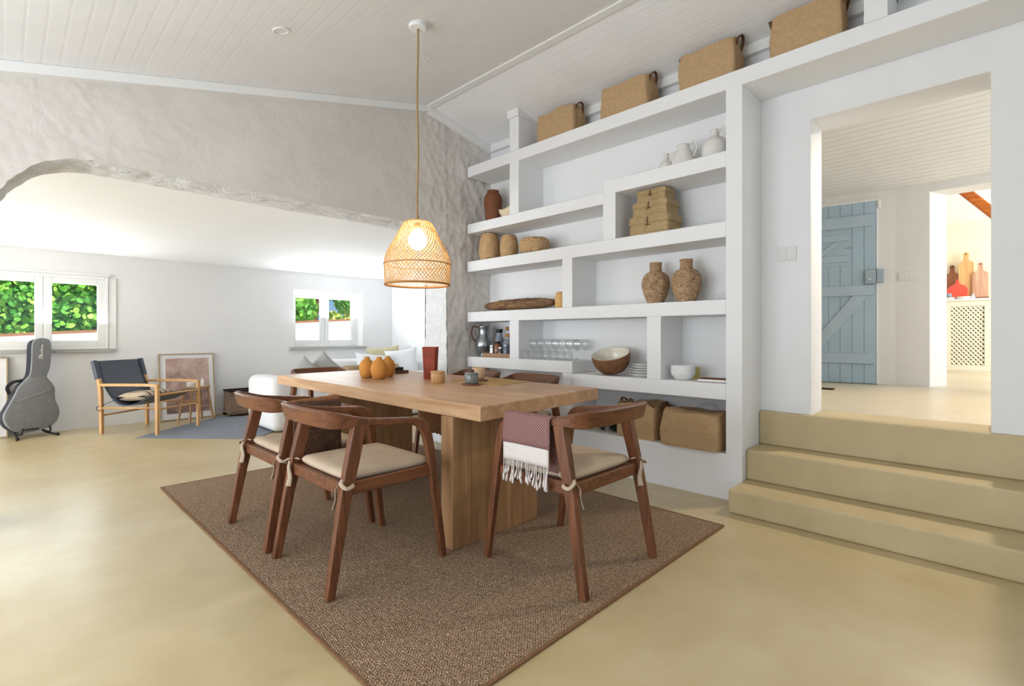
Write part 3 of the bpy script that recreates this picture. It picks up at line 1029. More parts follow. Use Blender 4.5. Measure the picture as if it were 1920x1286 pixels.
TC = (2.18, 3.16)
t = thing('dining_table', 'large thick-topped light wooden dining table on slab legs', 'table', (TC[0], TC[1], RZ))
q = [(1.60, 1.785), (2.706, 1.875), (2.755, 4.535), (1.649, 4.445)]
m = MB()
m.prism([(x - TC[0], y - TC[1]) for x, y in q], 0.075, 2, 0.76 - 0.075 - RZ)
m.build('tabletop', M['table_top'], t, bevel=0.004)
def slab_leg(x0, x1, y0, y1):
    m = MB()
    n = 5
    for k in range(n):
        a = x0 + (x1 - x0) * k / n
        b = x0 + (x1 - x0) * (k + 1) / n
        m.box(a - TC[0] + 0.0006, b - TC[0] - 0.0006, y0 - TC[1], y1 - TC[1], 0.001, 0.685 - RZ - 0.0005)
    m.build('leg', M['table_leg'], t, bevel=0.002)
slab_leg(1.595, 2.24, 1.99, 2.085)
slab_leg(1.60, 2.235, 3.285, 3.38)

def make_chair():
    """local frame: the sitter faces +x; rear feet at x = 0"""
    t = thing('dining_chair', 'chair', 'chair', (0, 0, RZ), 0, 'walnut armchairs round the dining table')
    W = 0.283
    for s in (-1, 1):
        m = MB()
        pts = smoothpath([(0.0, s * W, 0.0), (0.045, s * (W - 0.006), 0.25), (0.082, s * (W - 0.012), 0.44), (0.12, s * (W - 0.018), 0.60), (0.142, s * (W - 0.020), 0.703)], 4)
        k = len(pts) - 1
        m.bar(pts, [0.033 + 0.009 * i / k for i in range(k + 1)], [0.038 + 0.022 * min(1, i / k * 1.5) for i in range(k + 1)], (1, 0, 0))
        m.build('leg', M['walnut_z'], t, bevel=0.003)
    for s in (-1, 1):
        m = MB()
        pts = smoothpath([(0.585, s * W, 0.0), (0.555, s * (W - 0.003), 0.22), (0.528, s * (W - 0.007), 0.42), (0.508, s * (W - 0.012), 0.56), (0.490, s * (W - 0.015), 0.632),
                          (0.458, s * (W - 0.017), 0.672), (0.41, s * (W - 0.018), 0.688)], 5)
        k = len(pts) - 1
        m.bar(pts, [0.030 + 0.007 * min(1, i / k * 1.4) for i in range(k + 1)], [0.032 + 0.016 * min(1, i / k * 1.5) - 0.012 * max(0, i / k - 0.75) * 4 for i in range(k + 1)], (1, 0, 0.35))
        m.build('leg', M['walnut_z'], t, bevel=0.003)
    # back rail and arms in one sweep with a twisted, swelling section
    path = []
    half = [(0.415, 0.265, 0.688), (0.30, 0.268, 0.698), (0.19, 0.268, 0.710), (0.095, 0.264, 0.722), (0.030, 0.235, 0.731), (0.004, 0.165, 0.734), (-0.008, 0.0, 0.735)]
    path = half + [(x, -y, z) for x, y, z in half[-2::-1]]
    pts = smoothpath(path, 8)
    n = len(pts)
    secs = []
    for i, p in enumerate(pts):
        tt = (pts[min(i + 1, n - 1)] - pts[max(i - 1, 0)]).normalized()
        u = abs(2 * i / (n - 1) - 1)          # 1 at the arm ends, 0 mid back
        k = 1 - sstep(0.28, 0.70, u)
        h = 0.033 + 0.047 * k
        w = 0.040 - 0.016 * k
        lean = 0.26 * k
        out = tt.cross(Vector((0, 0, 1))).normalized()
        # the face leans back, away from the sitter
        away = out if out.dot(Vector((0.25, 0, 0)) - Vector((p.x, p.y, 0))) < 0 else -out
        up = (Vector((0, 0, 1)) + away * lean).normalized()
        sd = tt.cross(up).normalized()
        a, b = w / 2, h / 2
        c = 0.007
        secs.append([p + sd * x + up * y for x, y in ((-a + c, -b), (a - c, -b), (a, -b + c), (a, b - c), (a - c, b), (-a + c, b), (-a, b - c), (-a, -b + c))])
    m = MB()
    m.loft(secs)
    m.build('back_rail', M['walnut_y'], t, smooth=True, auto=35)
    # seat frame: four rails and a panel
    m = MB()
    xr, xf = 0.078, 0.535
    for s in (-1, 1):
        m.bar([(xr, s * 0.262, 0.432), (xf, s * 0.266, 0.438)], 0.022, 0.055)
    m.bar([(xr + 0.004, -0.255, 0.428), (xr + 0.004, 0.255, 0.428)], 0.022, 0.055)
    m.bar([(xf - 0.012, -0.255, 0.432), (xf - 0.012, 0.255, 0.432)], 0.022, 0.055)
    m.box(xr + 0.01, xf - 0.01, -0.252, 0.252, 0.438, 0.452)
    m.build('seat', M['walnut_x'], t, bevel=0.003)
    # cushion tied to the rear legs
    def cf(u, v, w):
        su = math.copysign(abs(u) ** 0.9, u)
        r = max(abs(u), abs(v))
        e = 0.93 + 0.07 * (1 - (2 * w - 1) ** 2)
        corner = 1 - 0.035 * (abs(u) * abs(v)) ** 4
        bulge = 0.16 * (1 - u * u) * (1 - v * v) * w
        return (u * e * corner, v * e * corner * (1.0 - 0.04 * (1 - u) / 2), w * (0.92 + 0.02 * nz(u * 3, v * 3, 2)) + bulge)
    m = MB()
    m.grid_box(0.445, 0.50, 0.046, 12, cf)
    m.move(Matrix.Translation((0.318, 0, 0.4525)))
    cu = m.build('seat_cushion', M['cushion'], t, smooth=True, auto=60)
    for s in (-1, 1):
        m = MB()
        p0 = Vector((0.095, s * 0.235, 0.475))
        m.tube(smoothpath([p0, (0.075, s * 0.262, 0.482), (0.050, s * 0.285, 0.470), (0.060, s * 0.312, 0.452), (0.098, s * 0.300, 0.455), (0.105, s * 0.262, 0.462)], 5), [0.0085] * 26, 8, flat=0.35)
        m.tube(smoothpath([(0.058, s * 0.268, 0.468), (0.046, s * 0.250, 0.440), (0.050, s * 0.242, 0.395), (0.040, s * 0.236, 0.352)], 5), [0.005 + 0.009 * i / 15 for i in range(16)], 6, flat=0.25)
        m.build('tie', M['cushion'], cu, smooth=True)
    return t

chair0 = make_chair()
CH = [
    (0.940, 2.262, 0.0, 'walnut armchair with a beige seat cushion at the near end of the long left side'),
    (0.930, 2.920, 0.0, 'walnut armchair at the far end of the left side, brown throw over its arm'),
    (1.960, 1.232, 90.0, 'walnut armchair at the near head of the table with a fringed towel over its arm'),
    (3.175, 2.810, 180.0, 'walnut armchair on the shelf side, its back showing right of the placemat'),
    (3.200, 3.520, 180.0, 'walnut armchair on the shelf side of the table behind the stoneware cup'),
    (2.215, 4.960, -90.0, 'walnut armchair at the far head of the table in front of the grey cushions'),
]
chairs = []
for i, (x, y, a, lab) in enumerate(CH):
    c = chair0 if i == 0 else copy_tree(chair0)
    c.location = (x, y, RZ if i in (0, 1, 2) else 0.0)
    c.rotation_euler = (0, 0, R(a))
    c['label'] = lab
    chairs.append(c)
for i in (3, 4, 5):
    chairs[i].location.z = 0.0

# towel with a fringe over the left arm of the near-head chair
def drape(path, x0, x1, n, wav, seed):
    """a cloth strip: profile path (y, z) pulled along x, with soft folds"""
    secs = []
    for k in range(n + 1):
        x = x0 + (x1 - x0) * k / n
        row = []
        for j, (y, z) in enumerate(path):
            f = j / (len(path) - 1)
            d = abs(f - 0.5) * 2
            row.append((x + wav * 1.2 * d * nz(f * 2, x * 3, seed), y + wav * d * nz(x * 14, f * 2, seed), z + wav * 0.4 * d * nz(x * 9, f * 3, seed + 3)))
        secs.append(row)
    return secs

def cloth(name, mat, path, x0, x1, n, wav, seed, thick, parent):
    m = MB()
    m.loft(drape(path, x0, x1, n, wav, seed), closed=False, cap=False)
    o = m.build(name, mat, parent, smooth=True)
    sd = o.modifiers.new('thick', 'SOLIDIFY')
    sd.thickness = thick
    sd.offset = 0
    return o
# chair 3 faces +y: its left arm runs along y at x = 1.96 - 0.268; towel is built with its long axis along the arm
t = thing('towel', 'plum and white fringed towel hanging over the arm of the near-head chair', 'towel', (1.692, 1.56, RZ))
def over_arm(zt, drop_out, drop_in, half, n=5):
    p = []
    for k in range(n + 1):
        p.append((-half - 0.004, zt - 0.012 - drop_out * (1 - k / n)))
    for a in (150, 120, 90, 60, 30):
        p.append((half * math.cos(R(a)), zt - 0.012 + 0.016 * math.sin(R(a))))
    for k in range(n + 1):
        p.append((half + 0.004, zt - 0.012 - drop_in * k / n))
    return p
pa = [(y, z) for y, z in over_arm(0.729, 0.125, 0.26, 0.028)]
# local x of the strip = world y; so build in (x along arm, y across) and turn 90 degrees
rot90 = Matrix.Rotation(R(90), 4, 'Z')
def towel_piece(name, mat, path, x0, x1, wav, seed, thick):
    m = MB()
    m.loft(drape([(-y, z) for y, z in path], x0, x1, 16, wav, seed), closed=False, cap=False)
    m.move(rot90)
    o = m.build(name, mat, t, smooth=True)
    sd = o.modifiers.new('thick', 'SOLIDIFY')
    sd.thickness = thick
    sd.offset = 0
    return o
towel_piece('woven_body', M['towel'], pa, -0.155, 0.125, 0.008, 4.0, 0.006)
wpath = [(-0.0325, 0.729 - 0.012 - 0.125 - 0.078 * (1 - k / 4)) for k in range(5)]
def white_band():
    m = MB()
    secs = []
    for k in range(17):
        x = -0.152 + 0.274 * k / 16
        secs.append([(x, 0.0325 + 0.008 * nz(x * 14, 0, 4.0), z) for y, z in wpath])
    m.loft(secs, closed=False, cap=False)
    m.move(rot90)
    o = m.build('white_band', M['towel_white'], t, smooth=True)
    sd = o.modifiers.new('thick', 'SOLIDIFY')
    sd.thickness = 0.006
    sd.offset = 0
white_band()
m = MB()
r_ = random.Random(5)
zb = wpath[0][1]
for k in range(26):
    x = -0.15 + 0.27 * k / 25
    L = 0.06 + r_.uniform(0, 0.05)
    y0 = 0.033 + r_.uniform(-0.004, 0.004)
    sx = r_.uniform(-0.014, 0.014)
    pts = smoothpath([(x, y0, zb + 0.004), (x + sx * 0.4, y0 + r_.uniform(-.004, .006), zb - L * 0.5), (x + sx, y0 + r_.uniform(-.006, .008), zb - L)], 4)
    m.tube(pts, [0.0022] * 5 + [0.003, 0.0055, 0.006, 0.0045][:len(pts) - 5], 6)
m.move(rot90)
m.build('fringe', M['towel_white'], t, smooth=True)

# knit throw over the near arm of the second chair (arm along x at y = 2.92 - 0.268)
t = thing('throw_blanket', 'dark brown knitted throw hanging over the arm between the two left-side chairs', 'throw', (1.16, 2.652, RZ))
pb = over_arm(0.738, 0.30, 0.16, 0.033)
m = MB()
m.loft(drape(pb, -0.105, 0.150, 16, 0.010, 7.0), closed=False, cap=False)
o = m.build('throw_body', M['throw'], t, smooth=True)
sd = o.modifiers.new('thick', 'SOLIDIFY'); sd.thickness = 0.012; sd.offset = 0
m = MB()
m.tube(smoothpath([(-0.11, 0.0, 0.731), (-0.03, 0.004, 0.735), (0.06, 0.0, 0.738), (0.155, 0.0, 0.742)], 5), [0.030, 0.031, 0.03, 0.03, 0.031, 0.031, 0.03, 0.03, 0.03, 0.031, 0.032, 0.031, 0.03, 0.031, 0.03, 0.028], 12, flat=0.62)
m.build('rolled_top', M['throw_top'], t, smooth=True)

# brown fleece on the seat of the far shelf-side chair
t = thing('fleece', 'shaggy brown fleece hanging from the seat of a shelf-side chair', 'fleece', (2.655, 3.52, 0.0))
m = MB()
r_ = random.Random(9)
secs = []
for k in range(25):
    y = -0.20 + 0.40 * k / 24
    row = [(0.10, y, 0.522), (0.02, y, 0.524), (-0.02, y, 0.512), (-0.036, y, 0.46)]
    for j in range(1, 7):
        row.append((-0.036 + 0.006 * nz(y * 20, j, 3), y + 0.006 * nz(j * 2, y * 10, 1), 0.46 - 0.032 * j - (0.02 * r_.random() if j == 6 else 0)))
    secs.append(row)
m.loft(secs, closed=False, cap=False)
o = m.build('hide', M['fur'], t, smooth=True)
sd = o.modifiers.new('thick', 'SOLIDIFY'); sd.thickness = 0.014; sd.offset = 1
m = MB()
for k in range(420):
    y = r_.uniform(-0.2, 0.2)
    z = r_.uniform(0.285, 0.5)
    x = -0.040 - r_.uniform(0, 0.01)
    L = r_.uniform(0.02, 0.045)
    dy = r_.uniform(-0.012, 0.012)
    m.poly([(x, y - 0.004, z), (x - 0.012, y + dy, z - L), (x, y + 0.004, z)])
m.build('pile', M['fur'], t)

# ================================================================== THINGS ON THE TABLE
TZ = 0.7605
def vase(x, y, s, lab):
    t = thing('bud_vase', lab, 'vase', (x, y, TZ), 0, 'three ochre ovoid vases on the table')
    prof = [(0.036, 0.0), (0.048, 0.006), (0.060, 0.040), (0.066, 0.075), (0.063, 0.105), (0.052, 0.132), (0.034, 0.150), (0.0225, 0.157), (0.0205, 0.170), (0.0205, 0.1745), (0.0165, 0.1745), (0.016, 0.15), (0.03, 0.135)]
    m = MB()
    m.lathe([(r * s[0], z * s[1]) for r, z in prof], 40, cap1=False)
    m.build('body', M['ochre'], t, smooth=True, auto=50)
vase(2.041, 3.635, (0.92, 0.97), 'ochre ovoid vase at the left of the trio on the table')
vase(2.050, 3.466, (0.98, 0.985), 'ochre ovoid vase at the front of the trio on the table')
vase(2.222, 3.620, (0.93, 0.97), 'ochre ovoid vase at the back right of the trio beside the small box')

t = thing('ribbed_vase', 'tall square red-brown ribbed ceramic vase on the table', 'vase', (2.345, 3.20, TZ), R(38))
m = MB()
def sq(h, n=9):
    pts = []
    for side in range(4):
        for k in range(n * 2):
            f = -1 + k / n
            off = 0.0018 if k % 2 else -0.0006
            x, y = f * h, h + off
            for _ in range(side):
                x, y = y, -x
            pts.append((x, y))
    return pts
secs = []
for z, h in ((0.0, 0.040), (0.004, 0.042), (0.10, 0.0455), (0.236, 0.051), (0.245, 0.053), (0.249, 0.0525)):
    secs.append([(x, y, z) for x, y in sq(h)])
for z, h in ((0.249, 0.047), (0.20, 0.045)):
    secs.append([(x, y, z) for x, y in sq(h)])
m.loft(secs)
m.build('body', M['red_clay'], t, bevel=0.0)

t = thing('bamboo_jar', 'round pale bamboo jar with a flat lid in front of the red vase', 'jar', (2.185, 2.893, TZ))
m = MB(); m.lathe([(0.048, 0), (0.050, 0.003), (0.050, 0.068), (0.0485, 0.07)], 36); m.build('body', M['bamboo'], t, smooth=True, auto=40)
m = MB(); m.lathe([(0.0515, 0.0705), (0.0525, 0.073), (0.0525, 0.082), (0.051, 0.084)], 36); m.build('lid', M['bamboo'], t, smooth=True, auto=40)

t = thing('coaster', 'round wooden coaster under the grey lidded jar', 'coaster', (2.252, 2.602, TZ), 0, 'coasters on the table')
m = MB(); m.lathe([(0.064, 0), (0.066, 0.002), (0.066, 0.008), (0.064, 0.010)], 40); m.build('disc', M['walnut_x'], t, smooth=True, auto=40)
t = thing('lidded_jar', 'small grey-glazed jar with wooden knob on a coaster', 'jar', (2.252, 2.602, TZ + 0.0105))
m = MB(); m.lathe([(0.044, 0), (0.048, 0.004), (0.0495, 0.015), (0.0495, 0.055), (0.048, 0.060), (0.044, 0.062)], 40); m.build('body', M['grey_glaze'], t, smooth=True, auto=50)
m = MB(); m.lathe([(0.044, 0.0622), (0.048, 0.064), (0.046, 0.070), (0.036, 0.076), (0.014, 0.079)], 40); m.build('lid', M['grey_glaze'], t, smooth=True, auto=50)
m = MB(); m.lathe([(0.012, 0.079), (0.018, 0.081), (0.0185, 0.092), (0.014, 0.095)], 24); m.build('knob', M['dark_wood'], t, smooth=True, auto=40)

t = thing('placemat', 'mustard woven placemat with ragged edges on the table', 'placemat', (2.545, 2.705, TZ))
m = MB()
cx, cy = 2.545, 2.705
qd = [Vector((2.331 - cx, 2.931 - cy)), Vector((2.342 - cx, 2.413 - cy)), Vector((2.70 - cx, 2.48 - cy)), Vector((2.745 - cx, 3.0 - cy))]
poly = []
for i in range(4):
    a, b = qd[i], qd[(i + 1) % 4]
    for k in range(22):
        p = a.lerp(b, k / 22)
        nn = Vector(((b - a).y, -(b - a).x)).normalized()
        p = p + nn * (0.005 if k % 2 else -0.003) * (1 + 0.5 * nz(k, i, 0.5))
        poly.append((p.x, p.y))
m.prism(poly, 0.0035, 2, 0.0)
m.build('weave', M['placemat'], t)
t = thing('coaster', 'dark round wooden coaster on the placemat under the cup', 'coaster', (2.462, 2.752, TZ + 0.0036), 0, 'coasters on the table')
m = MB(); m.lathe([(0.056, 0), (0.058, 0.002), (0.058, 0.009), (0.056, 0.011)], 40); m.build('disc', M['walnut_y'], t, smooth=True, auto=40)
t = thing('stoneware_cup', 'sand-coloured handleless stoneware cup on a coaster', 'cup', (2.455, 2.758, TZ + 0.0152))
m = MB(); m.lathe([(0.030, 0), (0.038, 0.004), (0.046, 0.03), (0.049, 0.058), (0.0475, 0.082), (0.0455, 0.089), (0.0425, 0.089), (0.044, 0.06), (0.036, 0.02), (0.02, 0.012)], 40); m.build('body', M['cup'], t, smooth=True)

t = thing('wooden_tray_box', 'small brown box with black lid behind the ochre vases', 'box', (2.49, 3.87, TZ), R(5))
m = MB(); m.box(-0.075, 0.075, -0.045, 0.045, 0, 0.026); m.build('base', M['dark_wood'], t, bevel=0.003)
m = MB(); m.box(-0.072, 0.02, -0.04, 0.04, 0.0262, 0.056); m.build('lid', M['black'], t, bevel=0.003)

# ================================================================== PENDANT LAMP
LX, LY = 1.845, 2.654
t = thing('pendant_lamp', 'woven rattan bell pendant lamp hanging lit over the table', 'lamp', (LX, LY, 0.0))
cz = ceil_z(LX)
m = MB()
m.lathe([(0.005, -0.03), (0.050, -0.030), (0.055, -0.025), (0.055, 0.02)], 32, (0, 0, cz - 0.002))
m.build('canopy', M['white_paint'], t, smooth=True, auto=40)
m = MB()
pts = [(0.004 * math.sin(z * 9), 0, z) for z in [1.845 + (cz - 0.03 - 1.845) * k / 24 for k in range(25)]]
m.tube(pts, 0.0062, 8)
m.tube([(0, 0, 1.828), (0, 0, 1.86)], [0.012, 0.006], 8)
m.build('cord', M['cord'], t, smooth=True)
SP = [(0.068, 1.820), (0.088, 1.812), (0.104, 1.786), (0.122, 1.750), (0.146, 1.705), (0.172, 1.660), (0.193, 1.618), (0.204, 1.580), (0.2075, 1.545), (0.2070, 1.50), (0.2045, 1.452), (0.2010, 1.424)]
SPs = smoothpath([(r, 0, z) for r, z in SP], 5)
m = MB()
NS = 54
nst = len(SPs)
def strip(sign, k, off):
    w = 0.0026
    secs = []
    for i, p in enumerate(SPs):
        f = i / (nst - 1)
        a = 2 * PI * k / NS + sign * f * 2.1
        ph = (1 if (i + k) % 2 else -1)
        rr = p.x + off
        ww = w * (0.55 + 0.6 * p.x / 0.207)
        da = ww / rr
        secs.append([(rr * math.cos(a - da), rr * math.sin(a - da), p.z), (rr * math.cos(a + da), rr * math.sin(a + da), p.z),
                     ((rr - 0.0016) * math.cos(a + da), (rr - 0.0016) * math.sin(a + da), p.z), ((rr - 0.0016) * math.cos(a - da), (rr - 0.0016) * math.sin(a - da), p.z)])
    m.loft(secs)
for k in range(NS):
    strip(1, k, 0.0009)
    strip(-1, k, -0.0009)
m.build('woven_shade', M['shade'], t)
def ring(name, r, z, th, mat):
    m = MB()
    pts = [(r * math.cos(2 * PI * k / 64), r * math.sin(2 * PI * k / 64), z) for k in range(65)]
    m.tube(pts, th, 8, cap=False)
    m.build(name, mat, t, smooth=True)
M['rattan_ring'] = plain('rattan_hoop', 'a8753f', 0.7, 0.3, 0, 60, 0.15)
ring('rim', 0.2015, 1.4215, 0.0065, M['rattan_ring'])
ring('hoop', 0.2095, 1.548, 0.0030, M['rattan_ring'])
m = MB()
m.lathe([(0.012, 1.830), (0.060, 1.826), (0.070, 1.818), (0.060, 1.812)], 32)
m.build('top_disc', M['shade'], t, smooth=True)
bulb = MB()
bulb.lathe([(0.016, 0.075), (0.030, 0.055), (0.050, 0.030), (0.058, 0.0), (0.054, -0.028), (0.038, -0.050), (0.018, -0.060), (0.002, -0.062)], 28, (0, 0, 1.705))
bulb.build('bulb', M['bulb'], t, smooth=True)
m = MB(); m.lathe([(0.018, 1.775), (0.02, 1.80), (0.016, 1.829)], 20); m.build('lamp_holder', M['cord'], t, smooth=True)

# ceiling details
slope = math.atan(0.2405)
def ceiling_fit(name, label, cat, x, y):
    return thing(name, label, cat, (x, y, ceil_z(x)), 0, None, (0, -slope, 0))
t = ceiling_fit('recessed_light', 'small round white recessed spotlight in the sloping ceiling', 'ceiling light', 1.158, 3.062)
m = MB(); m.lathe([(0.038, -0.001), (0.038, -0.006), (0.047, -0.006), (0.050, -0.001)], 36, cap0=False, cap1=False); m.build('ring', M['white_paint'], t, smooth=True, auto=40)
m = MB(); m.lathe([(0.0375, -0.0025), (0.0375, -0.0015)], 36); m.build('cover', M['white_paint'], t)
t = ceiling_fit('ceiling_hook', 'tiny white hook in the ceiling beside the lamp cord', 'hook', 2.149, 3.031)
m = MB(); m.tube(smoothpath([(0, 0, 0), (0, 0, -0.03), (0.022, 0, -0.05), (0.045, 0, -0.03), (0.04, 0, -0.012)], 5), 0.0032, 6); m.build('wire', M['switch'], t, smooth=True)

# ================================================================== SHELF CONTENTS
def bag(x, y, z, w, d, h, seed, lab, group, rz=0.0, open_top=False, handles=(1, 1), fold=True):
    """soft box of washable paper with two loop handles; w runs along the shelf (world y)"""
    t = thing('paper_basket', lab, 'basket', (x, y, z), rz, group)
    def f(u, v, w_):
        sag = 1.0 - 0.05 * w_ * (1 - abs(v)) if not open_top else 1.0
        bulge = 1 + 0.05 * math.sin(PI * w_) - 0.05 * w_
        nx = 0.06 * nz(u * 1.7 + seed, v * 1.7, w_ * 2.2) + 0.012 * nz(u * 5, v * 5 + seed, w_ * 5)
        ny = 0.04 * nz(u * 1.9, v * 1.5 + seed, w_ * 2.4 + 7)
        nh = (0.10 * nz(u * 1.1, v * 1.3, seed) - 0.10 * (abs(u) * abs(v)) ** 3) * w_
        if fold:                      # a soft horizontal crease
            c = math.exp(-((w_ - 0.52) / 0.05) ** 2)
            nx -= 0.02 * c
        kk = 1 if w_ > 0 else 0.0
        if open_top and w_ == 1.0 and max(abs(u), abs(v)) < 0.93:
            return (u * 0.9, v * 0.93, 0.62)
        r = 0.05 * (abs(u) * abs(v)) ** 6
        return (u * bulge * (1 - r) + nx * kk, v * bulge * (1 - r) + ny * kk, w_ * sag + nh * kk)
    m = MB()
    m.grid_box(d, w, h, 18, f)
    m.build('body', M['kraft'], t, smooth=True, auto=50)
    for s, on in zip((-1, 1), handles):
        if not on:
            continue
        m = MB()
        yy = s * w / 2 * 0.97
        pts = smoothpath([(-0.05, yy * 0.985, h * 0.78), (-0.045, yy + s * 0.012, h * 0.93), (-0.02, yy + s * 0.022, h * 1.03), (0.02, yy + s * 0.022, h * 1.03), (0.045, yy + s * 0.012, h * 0.93), (0.05, yy * 0.985, h * 0.78)], 4)
        m.bar(pts, 0.006, 0.020, (0, s, 0.1))
        m.build('handle', M['strap'], t, bevel=0.0015)
    return t
G = 'brown paper baskets along the top shelf'
bag(3.55, 2.868, 2.8525, 0.42, 0.20, 0.275, 1.0, 'brown paper basket on the top shelf beside the white upright under the ceiling corner', G)
bag(3.56, 2.170, 2.8525, 0.43, 0.20, 0.285, 5.0, 'brown paper basket on the top shelf, second from the ceiling corner', G)
bag(3.56, 1.500, 2.8525, 0.40, 0.20, 0.295, 9.0, 'brown paper basket on the top shelf above the white clay jugs', G)
bag(3.56, 0.880, 2.8525, 0.40, 0.20, 0.30, 13.0, 'brown paper basket on the top shelf nearest the camera above the stairs', G)
G = 'brown paper baskets in the low niche'
bag(3.55, 2.030, 0.3065, 0.335, 0.27, 0.275, 17.0, 'open brown paper basket in the low niche, behind the chair back', G, 0, True)
bag(3.535, 1.585, 0.3065, 0.43, 0.33, 0.255, 21.0, 'big slumped brown paper basket filling the right end of the low niche', G, 0, False, (0, 1))

def lathe_thing(name, lab, cat, loc, prof, mat, seg=40, part='body', group=None, sx=1, sy=1, rz=0, cap1=False, smooth=True, fn=None, auto=None, rot=None):
    t = thing(name, lab, cat, loc, rz, group, rot)
    m = MB()
    m.lathe(prof, seg, cap1=cap1, sx=sx, sy=sy, fn=fn)
    m.build(part, mat, t, smooth=smooth, auto=auto)
    return t

lathe_thing('terracotta_jar', 'tall dark terracotta jar on the second shelf in the corner', 'jar', (3.56, 3.775, 2.2555),
            [(0.070, 0), (0.075, 0.006), (0.085, 0.12), (0.096, 0.22), (0.093, 0.27), (0.072, 0.305), (0.060, 0.318), (0.062, 0.338), (0.056, 0.342), (0.052, 0.32)], M['terracotta'])
t = thing('dough_bowl', 'pale curved shell bowl beside the terracotta jar', 'bowl', (3.52, 3.505, 2.2555), R(80))
m = MB()
secs = []
for k in range(15):
    f = k / 14 * 2 - 1
    wd = 0.062 * math.sqrt(max(0.02, 1 - f * f * 0.95))
    lift = 0.035 * abs(f) ** 1.5
    row = []
    for j in range(9):
        a = PI * j / 8
        row.append((f * 0.135, wd * math.cos(a), lift + 0.088 - 0.086 * (1 - 0.45 * f * f) * math.sin(a) * 1.0))
    secs.append(row)
m.loft(secs, closed=False, cap=False)
o = m.build('shell', M['shell'], t, smooth=True)
sd = o.modifiers.new('thick', 'SOLIDIFY'); sd.thickness = 0.008; sd.offset = 1

def wicker_prof(prof, rows):
    pts = smoothpath([(r, 0, z) for r, z in prof], max(2, rows // (len(prof) - 1)))
    return [(p.x, p.z) for p in pts]
def weave_fn(strands, amp):
    return lambda r, z, a, k: r + amp * (1 if k % 2 else -1) * math.cos(a * strands)
def wicker(name, lab, loc, prof, group, amp=0.0036, strands=18, sx=1, sy=1):
    t = thing(name, lab, 'basket', loc, 0, group)
    m = MB()
    p = wicker_prof(prof, 44)
    p += [(max(0.01, p[-1][0] - 0.02), p[-1][1] - 0.012)]
    m.lathe(p, strands * 4, cap1=True, fn=weave_fn(strands, amp), sx=sx, sy=sy)
    m.build('woven_body', M['wicker'], t, smooth=True)
G = 'round seagrass baskets on the third shelf'
wicker('seagrass_basket', 'tall round seagrass basket on the third shelf against the rough wall', (3.53, 3.795, 1.868), [(0.075, 0), (0.100, 0.03), (0.110, 0.10), (0.104, 0.18), (0.088, 0.25), (0.074, 0.278)], G)
wicker('seagrass_basket', 'middle round seagrass basket on the third shelf', (3.54, 3.520, 1.868), [(0.066, 0), (0.084, 0.03), (0.090, 0.09), (0.085, 0.16), (0.074, 0.21), (0.064, 0.228)], G)
wicker('seagrass_basket', 'wide squat seagrass basket on the third shelf', (3.54, 3.180, 1.868), [(0.085, 0), (0.125, 0.025), (0.146, 0.07), (0.138, 0.12), (0.115, 0.148), (0.098, 0.152)], G, 0.003, 30)

t = thing('driftwood', 'long rough piece of dark driftwood lying on a shelf', 'wood', (3.50, 3.36, 1.343), R(88))
m = MB()
secs = []
for k in range(40):
    f = k / 39
    x = -0.47 + 0.94 * f
    e = math.sin(PI * min(1, max(0, f * 0.98 + 0.01))) ** 0.28
    cz_ = 0.058 + 0.012 * nz(f * 3, 0, 1)
    row = []
    for j in range(18):
        a = 2 * PI * j / 18
        rr = (0.9 + 0.12 * nz(f * 9, math.cos(a) * 2, math.sin(a) * 2) + 0.08 * nz(f * 30, math.cos(a) * 5, math.sin(a) * 5))
        yy = 0.085 * e * rr * math.cos(a)
        zz = cz_ + 0.060 * e * rr * math.sin(a)
        row.append((x, yy, max(0.0, zz)))
    secs.append(row)
m.loft(secs)
def drift_mat():
    mm, n, l, b = base_mat('driftwood', lin('7a604b'), 0.9, 0.15)
    v = coords(n, l, (3, 18, 18))
    f = tex_noise(n, l, v, 2.2, 8, 0.7, 0.8)
    l.new(ramp(n, l, f, [(0.3, lin('4d3a2c')), (0.5, lin('7b6049')), (0.68, lin('b08658'))]), b.inputs['Base Color'])
    bump(n, l, b, f, 0.7, 0.02)
    return mm
m.build('log', drift_mat(), t, smooth=True)
lathe_thing('slanted_pot', 'pale yellow slant-cut clay pot beside the driftwood', 'pot', (3.47, 2.800, 1.3425), [(0.045, 0), (0.05, 0.005), (0.056, 0.06), (0.05, 0.12), (0.036, 0.142)], M['yellow_pot'], cap1=True)

# hexagonal woven vases
def rope_vase(lab, y, x=3.565, seed=0):
    t = thing('rope_vase', lab, 'vase', (x, y, 1.3425), R(seed), 'pair of faceted woven vases')
    prof = [(0.058, 0), (0.072, 0.03), (0.095, 0.09), (0.107, 0.15), (0.098, 0.205), (0.070, 0.240), (0.047, 0.252), (0.043, 0.285), (0.046, 0.322)]
    m = MB()
    p = wicker_prof(prof, 64)
    def fn(r, z, a, k):
        seg = PI / 4
        b = (a % seg) - seg / 2
        fac = math.cos(seg / 2) / math.cos(b) if z < 0.25 else 1
        return r * (0.35 + 0.65 * fac) * 1.03 + 0.0030 * math.sin(k * PI + 2.5 * nz(math.cos(a) * 2, math.sin(a) * 2, z * 20 + seed)) + 0.002 * nz(math.cos(a) * 6, math.sin(a) * 6, z * 60 + seed)
    m.lathe(p + [(0.036, 0.322), (0.034, 0.29)], 64, cap1=True, fn=fn)
    m.build('woven_body', M['rope'], t, smooth=True)
rope_vase('faceted rope-wrapped vase standing on the left of the pair', 1.935, 3.565, 10)
rope_vase('faceted rope-wrapped vase standing on the right, nearer the white upright', 1.685, 3.565, 32)

